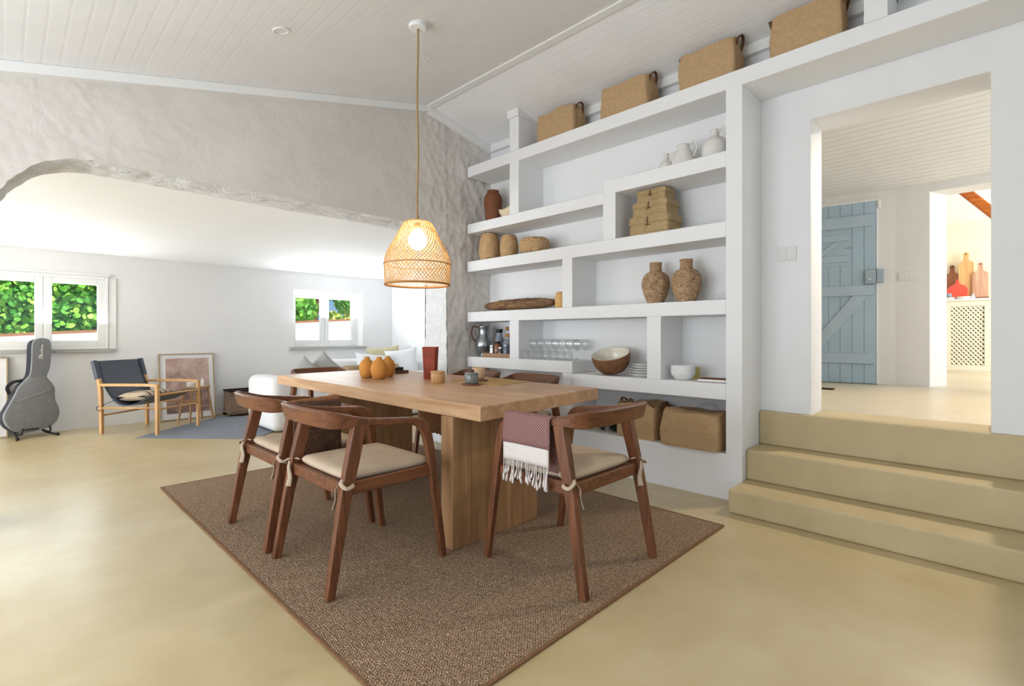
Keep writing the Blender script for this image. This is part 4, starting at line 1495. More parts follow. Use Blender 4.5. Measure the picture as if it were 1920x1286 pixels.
# stacked rattan boxes
G = 'three stacked rattan boxes'
def rbox(lab, z, w, d, h, y, rz):
    t = thing('rattan_box', lab, 'box', (3.545, y, z), R(rz), G)
    def f(u, v, k):
        r = 0.045 * (abs(u) * abs(v)) ** 6
        s = 1 - r - 0.03 * k
        return (u * s + 0.006 * nz(v * 7, k * 7, 1), v * s + 0.006 * nz(u * 7, k * 7, 3), k + 0.02 * nz(u * 3, v * 3, 5) * (k > 0.9))
    m = MB(); m.grid_box(d, w, h * 0.62, 10, f); m.build('body', M['rattan_box'], t, smooth=True, auto=50)
    m = MB(); m.grid_box(d + 0.008, w + 0.010, h * 0.37, 10, f); m.move(Matrix.Translation((0, 0, h * 0.625))); m.build('lid', M['rattan_box'], t, smooth=True, auto=50)
    m = MB()
    m.tube(smoothpath([(-d / 2 - 0.006, 0, h * 0.92), (-d / 2 - 0.012, 0, h * 0.74), (-d / 2 - 0.009, 0.0, h * 0.52)], 4), 0.0035, 6)
    m.tube([(-d / 2 - 0.010, -0.014, h * 0.50), (-d / 2 - 0.010, 0.014, h * 0.50)], 0.0045, 6)
    m.build('clasp', M['strap'], t, smooth=True)
rbox('rattan box at the bottom of the stack of three', 1.8675, 0.335, 0.235, 0.142, 1.925, 0)
rbox('rattan box in the middle of the stack of three', 2.0110, 0.295, 0.205, 0.112, 1.925, 0)
rbox('smallest rattan box on top of the stack of three', 2.1245, 0.245, 0.17, 0.092, 1.922, 0)

# bisque jugs
def handle_pts(pts, r, t, mat):
    m = MB()
    m.tube(smoothpath(pts, 5), r, 8)
    m.build('handle', mat, t, smooth=True)
G = 'white clay jugs'
t = lathe_thing('clay_jug', 'round white clay jug with a loop handle at the right end of the jugs', 'jug', (3.56, 1.470, 2.3395),
                [(0.066, 0), (0.084, 0.02), (0.090, 0.075), (0.082, 0.125), (0.055, 0.160), (0.030, 0.172), (0.028, 0.215), (0.032, 0.222), (0.024, 0.222)], M['ceramic_matte'], group=G)
handle_pts([(0, -0.026, 0.205), (0, -0.050, 0.228), (0, -0.080, 0.215), (0, -0.086, 0.175), (0, -0.066, 0.140)], 0.0075, t, M['ceramic_matte'])
t = lathe_thing('clay_jug', 'conical white clay jug with a loop handle in the middle of the jugs', 'jug', (3.56, 1.705, 2.3395),
                [(0.080, 0), (0.088, 0.01), (0.084, 0.06), (0.066, 0.11), (0.046, 0.148), (0.042, 0.165), (0.048, 0.178), (0.040, 0.178)], M['ceramic_matte'], group=G)
handle_pts([(0, -0.046, 0.160), (0, -0.070, 0.186), (0, -0.098, 0.172), (0, -0.100, 0.125), (0, -0.076, 0.080)], 0.0075, t, M['ceramic_matte'])
t = lathe_thing('clay_jug', 'small white crumpled flask lying behind the conical jug', 'jug', (3.57, 1.850, 2.3395),
                [(0.036, 0), (0.050, 0.02), (0.054, 0.05), (0.044, 0.085), (0.022, 0.100), (0.020, 0.145), (0.025, 0.152), (0.018, 0.152)], M['ceramic_matte'], group=G,
                fn=lambda r, z, a, k: r * (1 + 0.05 * math.sin(a * 7 + k)))
m = MB()
for z in (0.148, 0.128, 0.105):
    m.tube([(0, -0.015, z), (0, -0.09, z + 0.004)], 0.0035, 6)
m.build('handle', M['ceramic_matte'], t, smooth=True)

# drinks niche
SZ = 0.8795
t = thing('pewter_jug', 'tall pewter jug with a curved wooden handle in the drinks niche', 'jug', (3.53, 3.885, SZ))
m = MB()
m.lathe([(0.052, 0), (0.054, 0.006), (0.040, 0.018), (0.052, 0.04), (0.083, 0.085), (0.090, 0.125), (0.078, 0.17), (0.058, 0.215), (0.052, 0.26), (0.060, 0.305), (0.066, 0.318), (0.061, 0.318), (0.048, 0.26)], 40, cap1=False)
m.build('body', M['pewter'], t, smooth=True)
m = MB()
m.tube(smoothpath([(-0.045, 0.045, 0.305), (-0.075, 0.075, 0.315), (-0.095, 0.085, 0.26), (-0.085, 0.075, 0.19), (-0.058, 0.052, 0.15)], 5), 0.008, 8)
m.build('handle', M['strap'], t, smooth=True)
t = thing('drinks_tray', 'low wooden tray holding bottles in the drinks niche', 'tray', (3.525, 3.585, SZ))
m = MB()
m.box(-0.11, 0.11, -0.20, 0.20, 0, 0.010)
m.box(-0.11, -0.098, -0.20, 0.20, 0.010, 0.042); m.box(0.098, 0.11, -0.20, 0.20, 0.010, 0.042)
m.box(-0.098, 0.098, -0.20, -0.188, 0.010, 0.042); m.box(-0.098, 0.098, 0.188, 0.20, 0.010, 0.042)
m.build('body', M['tray_wood'], t, bevel=0.002)
TZ2 = SZ + 0.0105
def bottle(lab, x, y, r, h, neck, glass, cap, name='bottle', capname='stopper', label=None, seg=24):
    t = thing(name, lab, 'bottle', (x, y, TZ2), 0, 'bottles and jars on the drinks tray')
    m = MB()
    nr = r * neck
    hb = h * 0.60
    m.lathe([(r * 0.92, 0), (r, 0.005), (r, hb), (r * 0.9, hb + h * 0.05), (nr * 1.1, hb + h * 0.13), (nr, hb + h * 0.18), (nr, h * 0.9)], seg)
    m.build('glass_body', glass, t, smooth=True, auto=50)
    m = MB()
    m.lathe([(nr * 1.12, h * 0.86), (nr * 1.2, h * 0.87), (nr * 1.2, h * 0.99), (nr, h)], 16)
    m.build(capname, cap, t, smooth=True, auto=50)
    if label:
        m = MB(); m.lathe([(r * 1.012, hb * 0.25), (r * 1.012, hb * 0.8)], seg, cap0=False, cap1=False); m.build('label', label, t, smooth=True)
bottle('squat clear bottle with a black cap behind the jars on the drinks tray', 3.585, 3.705, 0.048, 0.275, 0.6, M['grey_bottle'], M['black'])
bottle('slim bottle with a pale cork on the drinks tray', 3.600, 3.610, 0.022, 0.300, 0.6, M['tumbler'], M['cork'])
bottle('grey rounded bottle with a broad cork stopper on the drinks tray', 3.555, 3.540, 0.062, 0.225, 0.5, M['grey_bottle'], M['cork'])
bottle('blue-grey bottle with a white cap at the back of the drinks tray', 3.600, 3.530, 0.030, 0.305, 0.5, M['blue_bottle'], M['ceramic_white'])
bottle('dark blue bottle with a navy cap at the right of the drinks tray', 3.570, 3.440, 0.028, 0.290, 0.55, M['blue_bottle'], M['navy'])
bottle('clear bottle with a cream paper label at the right end of the drinks tray', 3.480, 3.415, 0.020, 0.265, 0.55, M['tumbler'], M['ceramic_white'], label=M['label_cream'])
def jar(lab, x, y, r, h, glass, lid):
    t = thing('spice_jar', lab, 'jar', (x, y, TZ2), 0, 'bottles and jars on the drinks tray')
    m = MB(); m.lathe([(r * 0.95, 0), (r, 0.004), (r, h * 0.78), (r * 0.85, h * 0.84)], 24); m.build('glass_body', glass, t, smooth=True, auto=50)
    m = MB(); m.lathe([(r * 0.9, h * 0.842), (r * 0.95, h * 0.85), (r * 0.95, h), (r * 0.88, h + 0.002)], 24); m.build('lid', lid, t, smooth=True, auto=50)
jar('shiny steel jigger at the left of the drinks tray', 3.468, 3.690, 0.028, 0.115, M['steel'], M['steel'])
jar('round jar of amber pieces with a black lid on the drinks tray', 3.475, 3.620, 0.032, 0.150, M['amber'], M['black'])
jar('small clear jar with a steel lid at the front of the drinks tray', 3.455, 3.553, 0.026, 0.095, M['tumbler'], M['steel'])
jar('slate-blue metal tumbler with a grey lid on the drinks tray', 3.455, 3.475, 0.030, 0.125, M['blue_bottle'], M['pewter'])

# drinking glasses
def tumbler_proto():
    t = thing('tumbler', 'plain short drinking glass among the rows of glasses', 'glass', (0, 0, SZ), 0, 'short tumblers on the glass shelf')
    m = MB(); m.lathe([(0.030, 0), (0.033, 0.003), (0.035, 0.085), (0.033, 0.085), (0.031, 0.010), (0.005, 0.008)], 20); m.build('bowl', M['tumbler'], t, smooth=True)
    return t
def stem_proto():
    t = thing('wine_glass', 'clear stemmed wine glass among the rows of glasses', 'glass', (0, 0, SZ), 0, 'stemmed glasses on the glass shelf')
    m = MB(); m.lathe([(0.006, 0.083), (0.024, 0.095), (0.036, 0.120), (0.037, 0.150), (0.032, 0.185), (0.0305, 0.185), (0.0355, 0.150), (0.034, 0.122), (0.020, 0.099), (0.002, 0.094)], 20); m.build('bowl', M['tumbler'], t, smooth=True)
    m = MB(); m.lathe([(0.030, 0), (0.031, 0.002), (0.006, 0.010), (0.0042, 0.03), (0.0042, 0.075), (0.006, 0.0835)], 20); m.build('stem', M['tumbler'], t, smooth=True)
    return t
tp, sp = tumbler_proto(), stem_proto()
tum = [(3.430, 3.203), (3.435, 3.120), (3.440, 3.030), (3.440, 2.945), (3.440, 2.860), (3.440, 2.775), (3.440, 2.690)]
stm = [(3.505, 3.165), (3.585, 3.140), (3.600, 3.060), (3.620, 2.980), (3.530, 2.915), (3.530, 2.835), (3.530, 2.755), (3.530, 2.675), (3.660, 2.860), (3.660, 2.765), (3.660, 2.672), (3.600, 2.715)]
TL = ['short tumbler at the left end of the glasses, nearest the front edge', 'short tumbler just behind the left-end tumbler'] + [None] * 9
for i, (x, y) in enumerate(tum):
    o = tp if i == 0 else copy_tree(tp)
    o.location = (x, y, SZ)
    o['label'] = 'plain short drinking glass among the rows of glasses'
    if i < 2:
        o['label'] = TL[i]
for i, (x, y) in enumerate(stm):
    o = sp if i == 0 else copy_tree(sp)
    o.location = (x, y, SZ)

# right-hand shelves: coconut bowl, plates, small bowls, book
BZ = 0.7745
t = thing('coconut_bowl', 'big tilted coconut-shell bowl with cream inside on the shelf', 'bowl', (3.535, 2.300, BZ), 0, None, (R(3), R(-20), 0))
outer = [(0.062, 0.006), (0.100, 0.020), (0.135, 0.060), (0.153, 0.110), (0.157, 0.150), (0.156, 0.165)]
m = MB(); m.lathe([(r, z) for r, z in outer] + [(0.151, 0.166)], 48, cap1=False); m.build('shell', M['coconut'], t, smooth=True)
m = MB(); m.lathe([(0.1525, 0.1665), (0.146, 0.1665), (0.140, 0.14), (0.122, 0.075), (0.085, 0.034), (0.01, 0.026)], 48, cap0=False); m.build('inside', M['bowl_inside'], t, smooth=True)
t.location.z = BZ + 0.022
def plate(lab, z, r, x=3.56, y=2.035, h=0.016):
    t = thing('plate', lab, 'plate', (x, y, BZ + z), 0, 'stack of white plates')
    m = MB()
    m.lathe([(r * 0.6, 0), (r * 0.64, 0.002), (r * 0.95, h * 0.8), (r, h), (r * 0.985, h + 0.002), (r * 0.62, 0.006), (0.01, 0.005)], 48, cap1=True)
    m.build('dish', M['ceramic_white'], t, smooth=True)
plate('white plate at the bottom of the stack beside the coconut bowl', 0.0, 0.118, h=0.022)
plate('second white plate up in the stack beside the coconut bowl', 0.0205, 0.118, h=0.022)
plate('third white plate up in the stack beside the coconut bowl', 0.041, 0.116, h=0.02)
plate('fourth white plate up, smaller, in the stack beside the coconut bowl', 0.062, 0.098, h=0.02)
plate('small white plate on top of the stack beside the coconut bowl', 0.081, 0.096, h=0.02)
def small_bowl(lab, z):
    t = thing('bowl', lab, 'bowl', (3.50, 1.680, BZ + z), 0, 'stack of white bowls')
    m = MB()
    m.lathe([(0.045, 0), (0.052, 0.003), (0.078, 0.03), (0.088, 0.056), (0.0885, 0.066), (0.086, 0.066), (0.08, 0.045), (0.055, 0.014), (0.01, 0.008)], 40, cap1=True)
    m.build('dish', M['ceramic_white'], t, smooth=True)
small_bowl('white china bowl at the bottom of the stack of three', 0.0)
small_bowl('white china bowl in the middle of the stack of three', 0.020)
small_bowl('white china bowl on top of the stack of three', 0.040)
t = thing('juice_glass', 'pale yellow glass behind the white bowls', 'glass', (3.60, 1.625, BZ))
M['yellow_glass'] = glass_mat('yellow_glass', (0.95, 0.90, 0.62), 0.05, 0.35)
m = MB(); m.lathe([(0.026, 0), (0.027, 0.003), (0.030, 0.09), (0.028, 0.09), (0.025, 0.008), (0.004, 0.007)], 20); m.build('body', M['yellow_glass'], t, smooth=True)
t = thing('notebook', 'brown covered notebook lying on the shelf beside the white bowls', 'book', (3.51, 1.450, BZ), R(4))
m = MB(); m.box(-0.072, 0.072, -0.098, 0.098, 0, 0.003); m.box(-0.072, 0.072, -0.098, 0.098, 0.019, 0.022); m.box(0.069, 0.072, -0.098, 0.098, 0.003, 0.019); m.build('cover', M['book_cover'], t, bevel=0.001)
m = MB(); m.box(-0.069, 0.0685, -0.095, 0.095, 0.0032, 0.0188); m.build('pages', M['ceramic_white'], t)

# low niche: bottles lying down, dark objects beside the baskets
NZ_ = 0.3065
for k, (y, mat, lab) in enumerate([(2.50, 'green_bottle', 'dark wine bottle lying at the left end of the low niche'), (2.395, 'black', 'second dark bottle lying in the low niche'), (2.290, 'green_bottle', 'dark bottle lying in the low niche, nearest the paper baskets')]):
    t = thing('wine_bottle', lab, 'bottle', (3.585, y, NZ_ + 0.039), 0, 'bottles lying in the low niche', (0, R(-90), 0))
    m = MB(); m.lathe([(0.034, -0.13), (0.038, -0.12), (0.038, 0.05), (0.030, 0.075), (0.0145, 0.10), (0.013, 0.165)], 20); m.build('glass_body', M[mat], t, smooth=True, auto=50)
    m = MB(); m.lathe([(0.0155, 0.135), (0.0155, 0.172)], 14); m.build('neck_foil', M['label_cream' if k == 1 else 'steel'], t, smooth=True, auto=50)
t = thing('glass_dome', 'clear glass dish resting on top of the slumped paper basket', 'dish', (3.56, 1.52, 0.560))
m = MB(); m.lathe([(0.075, 0), (0.072, 0.025), (0.05, 0.048), (0.015, 0.058)], 28); m.build('dome', M['tumbler'], t, smooth=True)

# power cable on the floor by the arch jamb
t = thing('power_cable', 'thin dark cable lying on the floor at the foot of the arch', 'cable', (2.95, 4.0, 0.004))
m = MB()
m.tube(smoothpath([(-0.42, -0.28, 0), (-0.22, -0.22, 0), (-0.05, -0.12, 0), (0.08, 0.05, 0), (0.12, 0.20, 0.0), (0.16, 0.15, 0.012)], 6), 0.0035, 6)
m.build('wire', M['switch'], t, smooth=True)

# ================================================================== WALL FITTINGS
def switch_plate(name, lab, x, y, z, w, h, n):
    t = thing(name, lab, 'light switch', (x, y, z))
    m = MB(); m.box(-0.009, -0.0005, -w / 2, w / 2, -h / 2, h / 2); m.build('plate', M['switch'], t, bevel=0.003)
    bw = (w - 0.026) / n
    for k in range(n):
        a = -w / 2 + 0.013 + k * bw
        m = MB(); m.prism([(-0.013, -h * 0.36), (-0.0092, -h * 0.36), (-0.0092, h * 0.36), (-0.0105, h * 0.36)], bw - 0.002, 1, a + 0.001)
        m.build('rocker', M['switch'], t, bevel=0.001)
switch_plate('light_switch', 'white double light switch on the wall left of the stair doorway', 3.745, 1.053, 1.655, 0.115, 0.092, 2)
switch_plate('light_switch', 'white wide switch plate on the landing wall beside the blue door', 6.60, 0.70, 1.715, 0.185, 0.092, 4)

# ================================================================== BLUE DOOR ON THE LANDING
ox, oy = lw(0.0, 0.001)
door = bpy.data.objects.new('door_1', None)
COL.objects.link(door)
tag(door, 'powder-blue ledged plank door with small hatch on the landing', 'door', None, 'structure')
door.location = (ox, oy, ZL)
door.rotation_euler = (0, 0, R(100))
D0, D1, DH = 0.1645, 1.03, 1.96
m = MB()
pw = (D1 - D0) / 8
for k in range(8):
    m.box(D0 + k * pw + 0.0025, D0 + (k + 1) * pw - 0.0025, 0.004, 0.034, 0.006, DH)
m.box(D0 + 0.004, D1 - 0.004, 0.004, 0.028, 0.008, DH - 0.002)
m.build('panel', M['blue_paint'], door, bevel=0.003)
def ledge(z0, z1, name='ledge', x0=D0 + 0.018, x1=D1 - 0.02, y=0.034):
    m = MB(); m.box(x0, x1, y, y + 0.020, z0 - ZL, z1 - ZL); m.build(name, M['blue_paint_b'], door, bevel=0.004)
ledge(2.275, 2.40)
ledge(1.530, 1.64)
ledge(0.795, 0.905)
m = MB()
m.prism([(0.235, 1.529 - ZL), (0.375, 1.529 - ZL), (0.84, 0.906 - ZL), (0.70, 0.906 - ZL)], 0.018, 1, 0.034)
m.build('brace', M['blue_paint_b'], door, bevel=0.004)
m = MB()
m.box(0.385, 0.80, 0.0345, 0.040, 1.86 - ZL, 2.255 - ZL)
h_ = m.build('hatch', M['blue_paint'], door, bevel=0.002)
for a, b in ((2.135, 2.205), (1.905, 1.972)):
    m = MB(); m.box(0.41, 0.78, 0.040, 0.054, a - ZL, b - ZL); m.build('hatch_ledge', M['blue_paint_b'], h_, bevel=0.003)
m = MB(); m.prism([(0.46, 2.134 - ZL), (0.53, 2.134 - ZL), (0.74, 1.973 - ZL), (0.67, 1.973 - ZL)], 0.012, 1, 0.040); m.build('hatch_brace', M['blue_paint_b'], h_, bevel=0.003)
m = MB(); m.tube([(0.36, 0.046, 2.055 - ZL), (0.44, 0.048, 2.055 - ZL)], 0.008, 8); m.box(0.39, 0.41, 0.040, 0.052, 2.045 - ZL, 2.065 - ZL); m.build('latch', M['lock_grey'], h_)
m = MB(); m.box(0.168, 0.262, 0.055, 0.075, 1.655 - ZL, 1.80 - ZL); lk = m.build('lock_box', M['lock_grey'], door, bevel=0.006)
m = MB(); m.lathe([(0.013, 0), (0.017, 0.003), (0.013, 0.006), (0.006, 0.002)], 20); m.move(Matrix.Rotation(R(-90), 4, 'X')); m.move(Matrix.Translation((0.222, 0.0755, 1.70 - ZL))); m.build('keyhole', M['steel'], lk, smooth=True)
m = MB(); m.box(0.10, 0.1635, 0.0, 0.075, 1.665 - ZL, 1.80 - ZL); m.build('keeper', M['lock_grey'], door, bevel=0.006)
m = MB()
m.box(0.145, 0.163, 0.0, 0.014, 0.001, 1.66 - ZL); m.box(0.145, 0.163, 0.0, 0.014, 1.81 - ZL, DH + 0.03)
m.box(0.163, D1 + 0.03, 0.0, 0.014, DH + 0.003, DH + 0.03)
m.build('door_frame', M['white_paint'], door, bevel=0.002)
m = MB(); m.box(0.118, 0.15, 0.0145, 0.03, 2.46 - ZL, 2.555 - ZL); m.build('stop_block', M['white_paint'], door, bevel=0.003)
t = thing('floor_grate', 'thin dark strip lying on the landing floor before the blue door', 'mat', (5.62, 1.19, ZL + 0.0005), R(90))
m = MB(); m.box(-0.02, 0.40, -0.05, 0.05, 0.0, 0.010); m.build('strip', M['dark_void'], t, bevel=0.002)

# ================================================================== KITCHEN CORNER
KC = 10.02
t = thing('kitchen_cabinet', 'cream kitchen cabinet with a diamond lattice front', 'cabinet', (KC, 0.4, ZL))
CH_ = 1.04
m = MB()
m.box(0.0, 0.03, -1.2, 1.2, 0.0, 0.075); m.box(0.0, 0.03, -1.2, 1.2, CH_ - 0.085, CH_)
m.box(0.0, 0.03, 0.18, 1.2, 0.075, CH_ - 0.085); m.box(0.0, 0.03, -1.2, -0.198, 0.075, CH_ - 0.085)
m.build('front_frame', M['cream_paint'], t, bevel=0.003)
m = MB(); m.box(0.06, 0.40, -1.2, 1.2, 0.0, CH_ - 0.001); m.build('body', M['dark_void'], t)
m = MB()
ly0, ly1, lz0, lz1 = -0.200, 0.182, 0.072, CH_ - 0.082
pitch = 0.066
wd = 0.0125
def clip_bar(c, sgn, x0, x1):
    # bar along z = sgn*y*1.25 + c, cut to the opening
    k = sgn * 1.25
    cand = []
    for y in (ly0, ly1):
        z = k * y + c
        if lz0 <= z <= lz1:
            cand.append((y, z))
    for z in (lz0, lz1):
        y = (z - c) / k
        if ly0 < y < ly1:
            cand.append((y, z))
    if len(cand) < 2:
        return
    (ya, za), (yb, zb) = cand[0], cand[1]
    if abs(ya - yb) < 0.004:
        return
    d = Vector((yb - ya, zb - za)).normalized()
    nrm = Vector((-d.y, d.x)) * wd
    m.prism([(ya + nrm.x, za + nrm.y), (yb + nrm.x, zb + nrm.y), (yb - nrm.x, zb - nrm.y), (ya - nrm.x, za - nrm.y)], x1 - x0, 0, x0)
for i in range(-6, 28):
    clip_bar(i * pitch, 1, 0.012, 0.020)
    clip_bar(i * pitch, -1, 0.0203, 0.028)
m.build('lattice', M['cream_paint'], t)
m = MB(); m.box(-0.025, 0.425, -1.2, 1.2, CH_ + 0.0005, CH_ + 0.028); m.build('worktop', M['white_paint'], t, bevel=0.004)
KZ = ZL + CH_ + 0.0285
def chop(lab, y, w, h, hw, hl, mat, lean, x=10.40):
    t = thing('chopping_board', lab, 'chopping board', (x - 0.10 - 0.02, y, KZ), 0, 'chopping boards leaning on the kitchen wall', (0, R(lean), 0))
    hh = h - hl
    pts = [(-w / 2, 0.0), (w / 2, 0.0), (w / 2, hh - 0.02), (w / 2 - 0.015, hh), (hw * 0.75, hh + 0.012), (hw / 2, hh + 0.045)]
    arc = [(hw * 0.55 * math.cos(R(a)), h - hw * 0.55 + hw * 0.55 * math.sin(R(a))) for a in range(0, 181, 20)]
    pts = pts + arc + [(-hw / 2, hh + 0.045), (-hw * 0.75, hh + 0.012), (-w / 2 + 0.015, hh), (-w / 2, hh - 0.02)]
    m = MB(); m.prism(pts, 0.022, 0, 0.0); b = m.build('board', mat, t, bevel=0.003)
    m = MB(); m.lathe([(0.009, 0), (0.009, 0.003)], 14); m.move(Matrix.Rotation(R(-90), 4, 'Y')); m.move(Matrix.Translation((-0.0002, 0, h - hw * 0.55))); m.build('hanging_hole', M['dark_void'], t)
chop('dark brown paddle chopping board behind the coral tray', 0.570, 0.165, 0.55, 0.058, 0.14, M['board_brown'], 6)
chop('tall pale maple paddle chopping board with dark knots', 0.412, 0.175, 0.735, 0.060, 0.15, M['board_light'], 6, 10.39)
chop('striped two-tone paddle chopping board at the right', 0.250, 0.178, 0.56, 0.056, 0.15, M['board_mixed'], 6, 10.36)
t = thing('coral_tray', 'round coral-red plastic tray leaning on the chopping boards', 'tray', (10.14, 0.505, KZ), 0, None, (0, R(16), 0))
pts = [(0.085, 0.0), (0.118, 0.05)] + [(0.125 * math.cos(R(a)), 0.13 + 0.12 * math.sin(R(a))) for a in range(0, 76, 12)] + [(0.022, 0.262), (0.015, 0.325), (-0.015, 0.325), (-0.022, 0.262)] + [(0.125 * math.cos(R(a)), 0.13 + 0.12 * math.sin(R(a))) for a in range(108, 181, 12)] + [(-0.118, 0.05), (-0.085, 0.0)]
m = MB(); m.prism([(-a, b) for a, b in pts], 0.02, 0, 0.0); m.build('tray', M['red_plastic'], t, bevel=0.006)
lathe_thing('glass_bowl', 'dark glass bowl beside the coral tray on the worktop', 'bowl', (10.06, 0.60, KZ + 0.0285), [(0.03, 0), (0.04, 0.01), (0.043, 0.06), (0.04, 0.06), (0.036, 0.014)], M['grey_bottle'], 24)
lathe_thing('dish', 'low cream dish under the dark glass bowl on the worktop', 'dish', (10.06, 0.60, KZ), [(0.06, 0), (0.075, 0.004), (0.085, 0.026), (0.08, 0.028), (0.06, 0.012)], M['bowl_inside'], 28)
lathe_thing('dish', 'white oval dish at the front of the worktop', 'dish', (10.06, 0.43, KZ), [(0.06, 0), (0.075, 0.004), (0.085, 0.032), (0.08, 0.034), (0.06, 0.012)], M['ceramic_white'], 28)
t = thing('salt_shaker', 'small steel shaker beside the white dish on the worktop', 'shaker', (10.07, 0.325, KZ))
m = MB(); m.lathe([(0.022, 0), (0.024, 0.004), (0.018, 0.05)], 20); m.build('body', M['ceramic_white'], t, smooth=True)
m = MB(); m.lathe([(0.019, 0.0505), (0.019, 0.07), (0.008, 0.085)], 20); m.build('lid', M['steel'], t, smooth=True)
t = thing('serving_board', 'low brown board lying flat on the worktop', 'board', (10.12, 0.225, KZ), R(3))
m = MB(); m.box(-0.09, 0.05, -0.07, 0.07, 0, 0.02); m.build('board', M['board_brown'], t, bevel=0.004)
t = thing('rafter', 'varnished orange timber beam crossing the kitchen ceiling', 'beam', (8.8, 0.35, 2.95))
m = MB(); m.bar([(0, 0.17, 0.22), (0, -0.50, -0.61)], 0.11, 0.12, (1, 0, 0)); m.build('timber', M['orange_beam'], t, bevel=0.008)

# ================================================================== ALCOVE
t = thing('rug', 'flat blue-grey rug lying askew on the alcove floor', 'rug', (0.985, 6.615, 0.0), math.atan2(0.678, 0.735))
m = MB(); m.box(0, 1.45, -1.30, 0, 0.0005, 0.007); m.build('pile', M['grey_rug'], t, bevel=0.002)

# sling chair
t = thing('lounge_chair', 'low oak lounge chair with black leather sling seat', 'armchair', (1.215, 7.085, 0.0), R(-53.5))
for s in (-1, 1):
    y = s * 0.295
    m = MB(); m.bar(smoothpath([(-0.345, y, 0.0), (-0.352, y, 0.30), (-0.372, y, 0.56), (-0.445, y, 0.805)], 4), 0.036, [0.030, 0.032, 0.034, 0.036, 0.038, 0.040, 0.042, 0.044, 0.044, 0.042, 0.036, 0.032, 0.028], (1, 0, 0)); m.build('leg', M['oak'], t, bevel=0.004)
    m = MB(); m.bar(smoothpath([(0.352, y, 0.0), (0.350, y, 0.30), (0.348, y, 0.535)], 4), 0.034, [0.030] * 3 + [0.036] * 6, (1, 0, 0)); m.build('leg', M['oak'], t, bevel=0.004)
    m = MB(); m.bar(smoothpath([(-0.375, y, 0.545), (-0.20, y, 0.548), (0.20, y, 0.552), (0.366, y, 0.545)], 5), 0.046, 0.030, (0, 0, 1)); m.build('armrest', M['oak'], t, bevel=0.006)
    m = MB(); m.tube([(-0.352, y, 0.288), (0.350, y, 0.300)], 0.011, 8); m.build('stretcher', M['oak'], t, smooth=True)
for x, z in ((-0.350, 0.205), (0.350, 0.285)):
    m = MB(); m.tube([(x, -0.295, z), (x, 0.295, z)], 0.011, 8); m.build('stretcher', M['oak'], t, smooth=True)
m = MB(); m.tube([(0.352, -0.295, 0.445), (0.352, 0.295, 0.445)], 0.014, 10); m.build('front_bar', M['oak'], t, smooth=True)
prof = smoothpath([(-0.440, 0, 0.810), (-0.405, 0, 0.70), (-0.360, 0, 0.58), (-0.270, 0, 0.43), (-0.140, 0, 0.325), (0.02, 0, 0.330), (0.19, 0, 0.395), (0.352, 0, 0.463)], 5)
m = MB()
secs = []
for k in range(13):
    y = -0.275 + 0.55 * k / 12
    secs.append([(p.x, y, p.z - 0.012 * math.sin(PI * k / 12) * math.sin(PI * i / (len(prof) - 1))) for i, p in enumerate(prof)])
m.loft(secs, closed=False, cap=False)
sl = m.build('sling_seat', M['leather_black'], t, smooth=True)
sd = sl.modifiers.new('thick', 'SOLIDIFY'); sd.thickness = 0.009; sd.offset = 0
for s in (-1, 1):
    m = MB(); m.bar([(-0.388, s * 0.295, 0.610), (-0.418, s * 0.295, 0.715), (-0.447, s * 0.295, 0.815)], 0.050, [0.052, 0.050, 0.046], (1, 0, 0)); m.build('sleeve', M['leather_black'], sl, bevel=0.006)
    m = MB(); m.tube(smoothpath([(-0.20, s * 0.272, 0.375), (-0.30, s * 0.29, 0.335), (-0.380, s * 0.318, 0.300), (-0.385, s * 0.312, 0.268), (-0.335, s * 0.32, 0.262)], 5), 0.005, 6); m.build('strap', M['leather_black'], sl, smooth=True)

def pillow(parent, name, mat, w, h, th, mtx, n=14, crease=0.0):
    m = MB()
    top_, bot_ = [], []
    for i in range(n + 1):
        a, b = [], []
        for j in range(n + 1):
            u, v = 2 * i / n - 1, 2 * j / n - 1
            pin = 1 - 0.10 * (1 - u * u) * abs(v) ** 3 - 0.0
            pin2 = 1 - 0.10 * (1 - v * v) * abs(u) ** 3
            x, y = u * w / 2 * pin2, v * h / 2 * pin
            k = max(0.0, (1 - u ** 4) * (1 - v ** 4)) ** 0.55
            z = th / 2 * k * (1 + 0.15 * nz(u * 2, v * 2, w * 9))
            b_ = -z + crease * k * nz(u * 3, v * 3, 4)
            a.append(m.bm.verts.new((x, y, z + 0.0005)))
            b.append(m.bm.verts.new((x, y, b_ - 0.0005)))
        top_.append(a)
        bot_.append(b)
    for i in range(n):
        for j in range(n):
            m.bm.faces.new((top_[i][j], top_[i + 1][j], top_[i + 1][j + 1], top_[i][j + 1]))
            m.bm.faces.new((bot_[i][j], bot_[i][j + 1], bot_[i + 1][j + 1], bot_[i + 1][j]))
    for k in range(n):
        for A in ((top_[k][0], top_[k + 1][0], bot_[k + 1][0], bot_[k][0]), (top_[k][n], bot_[k][n], bot_[k + 1][n], top_[k + 1][n]), (top_[0][k], bot_[0][k], bot_[0][k + 1], top_[0][k + 1]), (top_[n][k], top_[n][k + 1], bot_[n][k + 1], bot_[n][k])):
            m.bm.faces.new(A)
    m.move(mtx)
    return m.build(name, mat, parent, smooth=True)
cp = Vector((1.215, 7.085, 0)) + Matrix.Rotation(R(-53.5), 3, 'Z') @ Vector((-0.06, 0.0, 0.0))
t = thing('striped_cushion', 'beige cushion with black stripes lying in the leather lounge chair', 'cushion', (cp.x, cp.y, 0.405), R(-53.5))
pillow(t, 'cover', M['stripe_pillow'], 0.40, 0.46, 0.11, Matrix.Rotation(R(-4), 4, 'Y'))

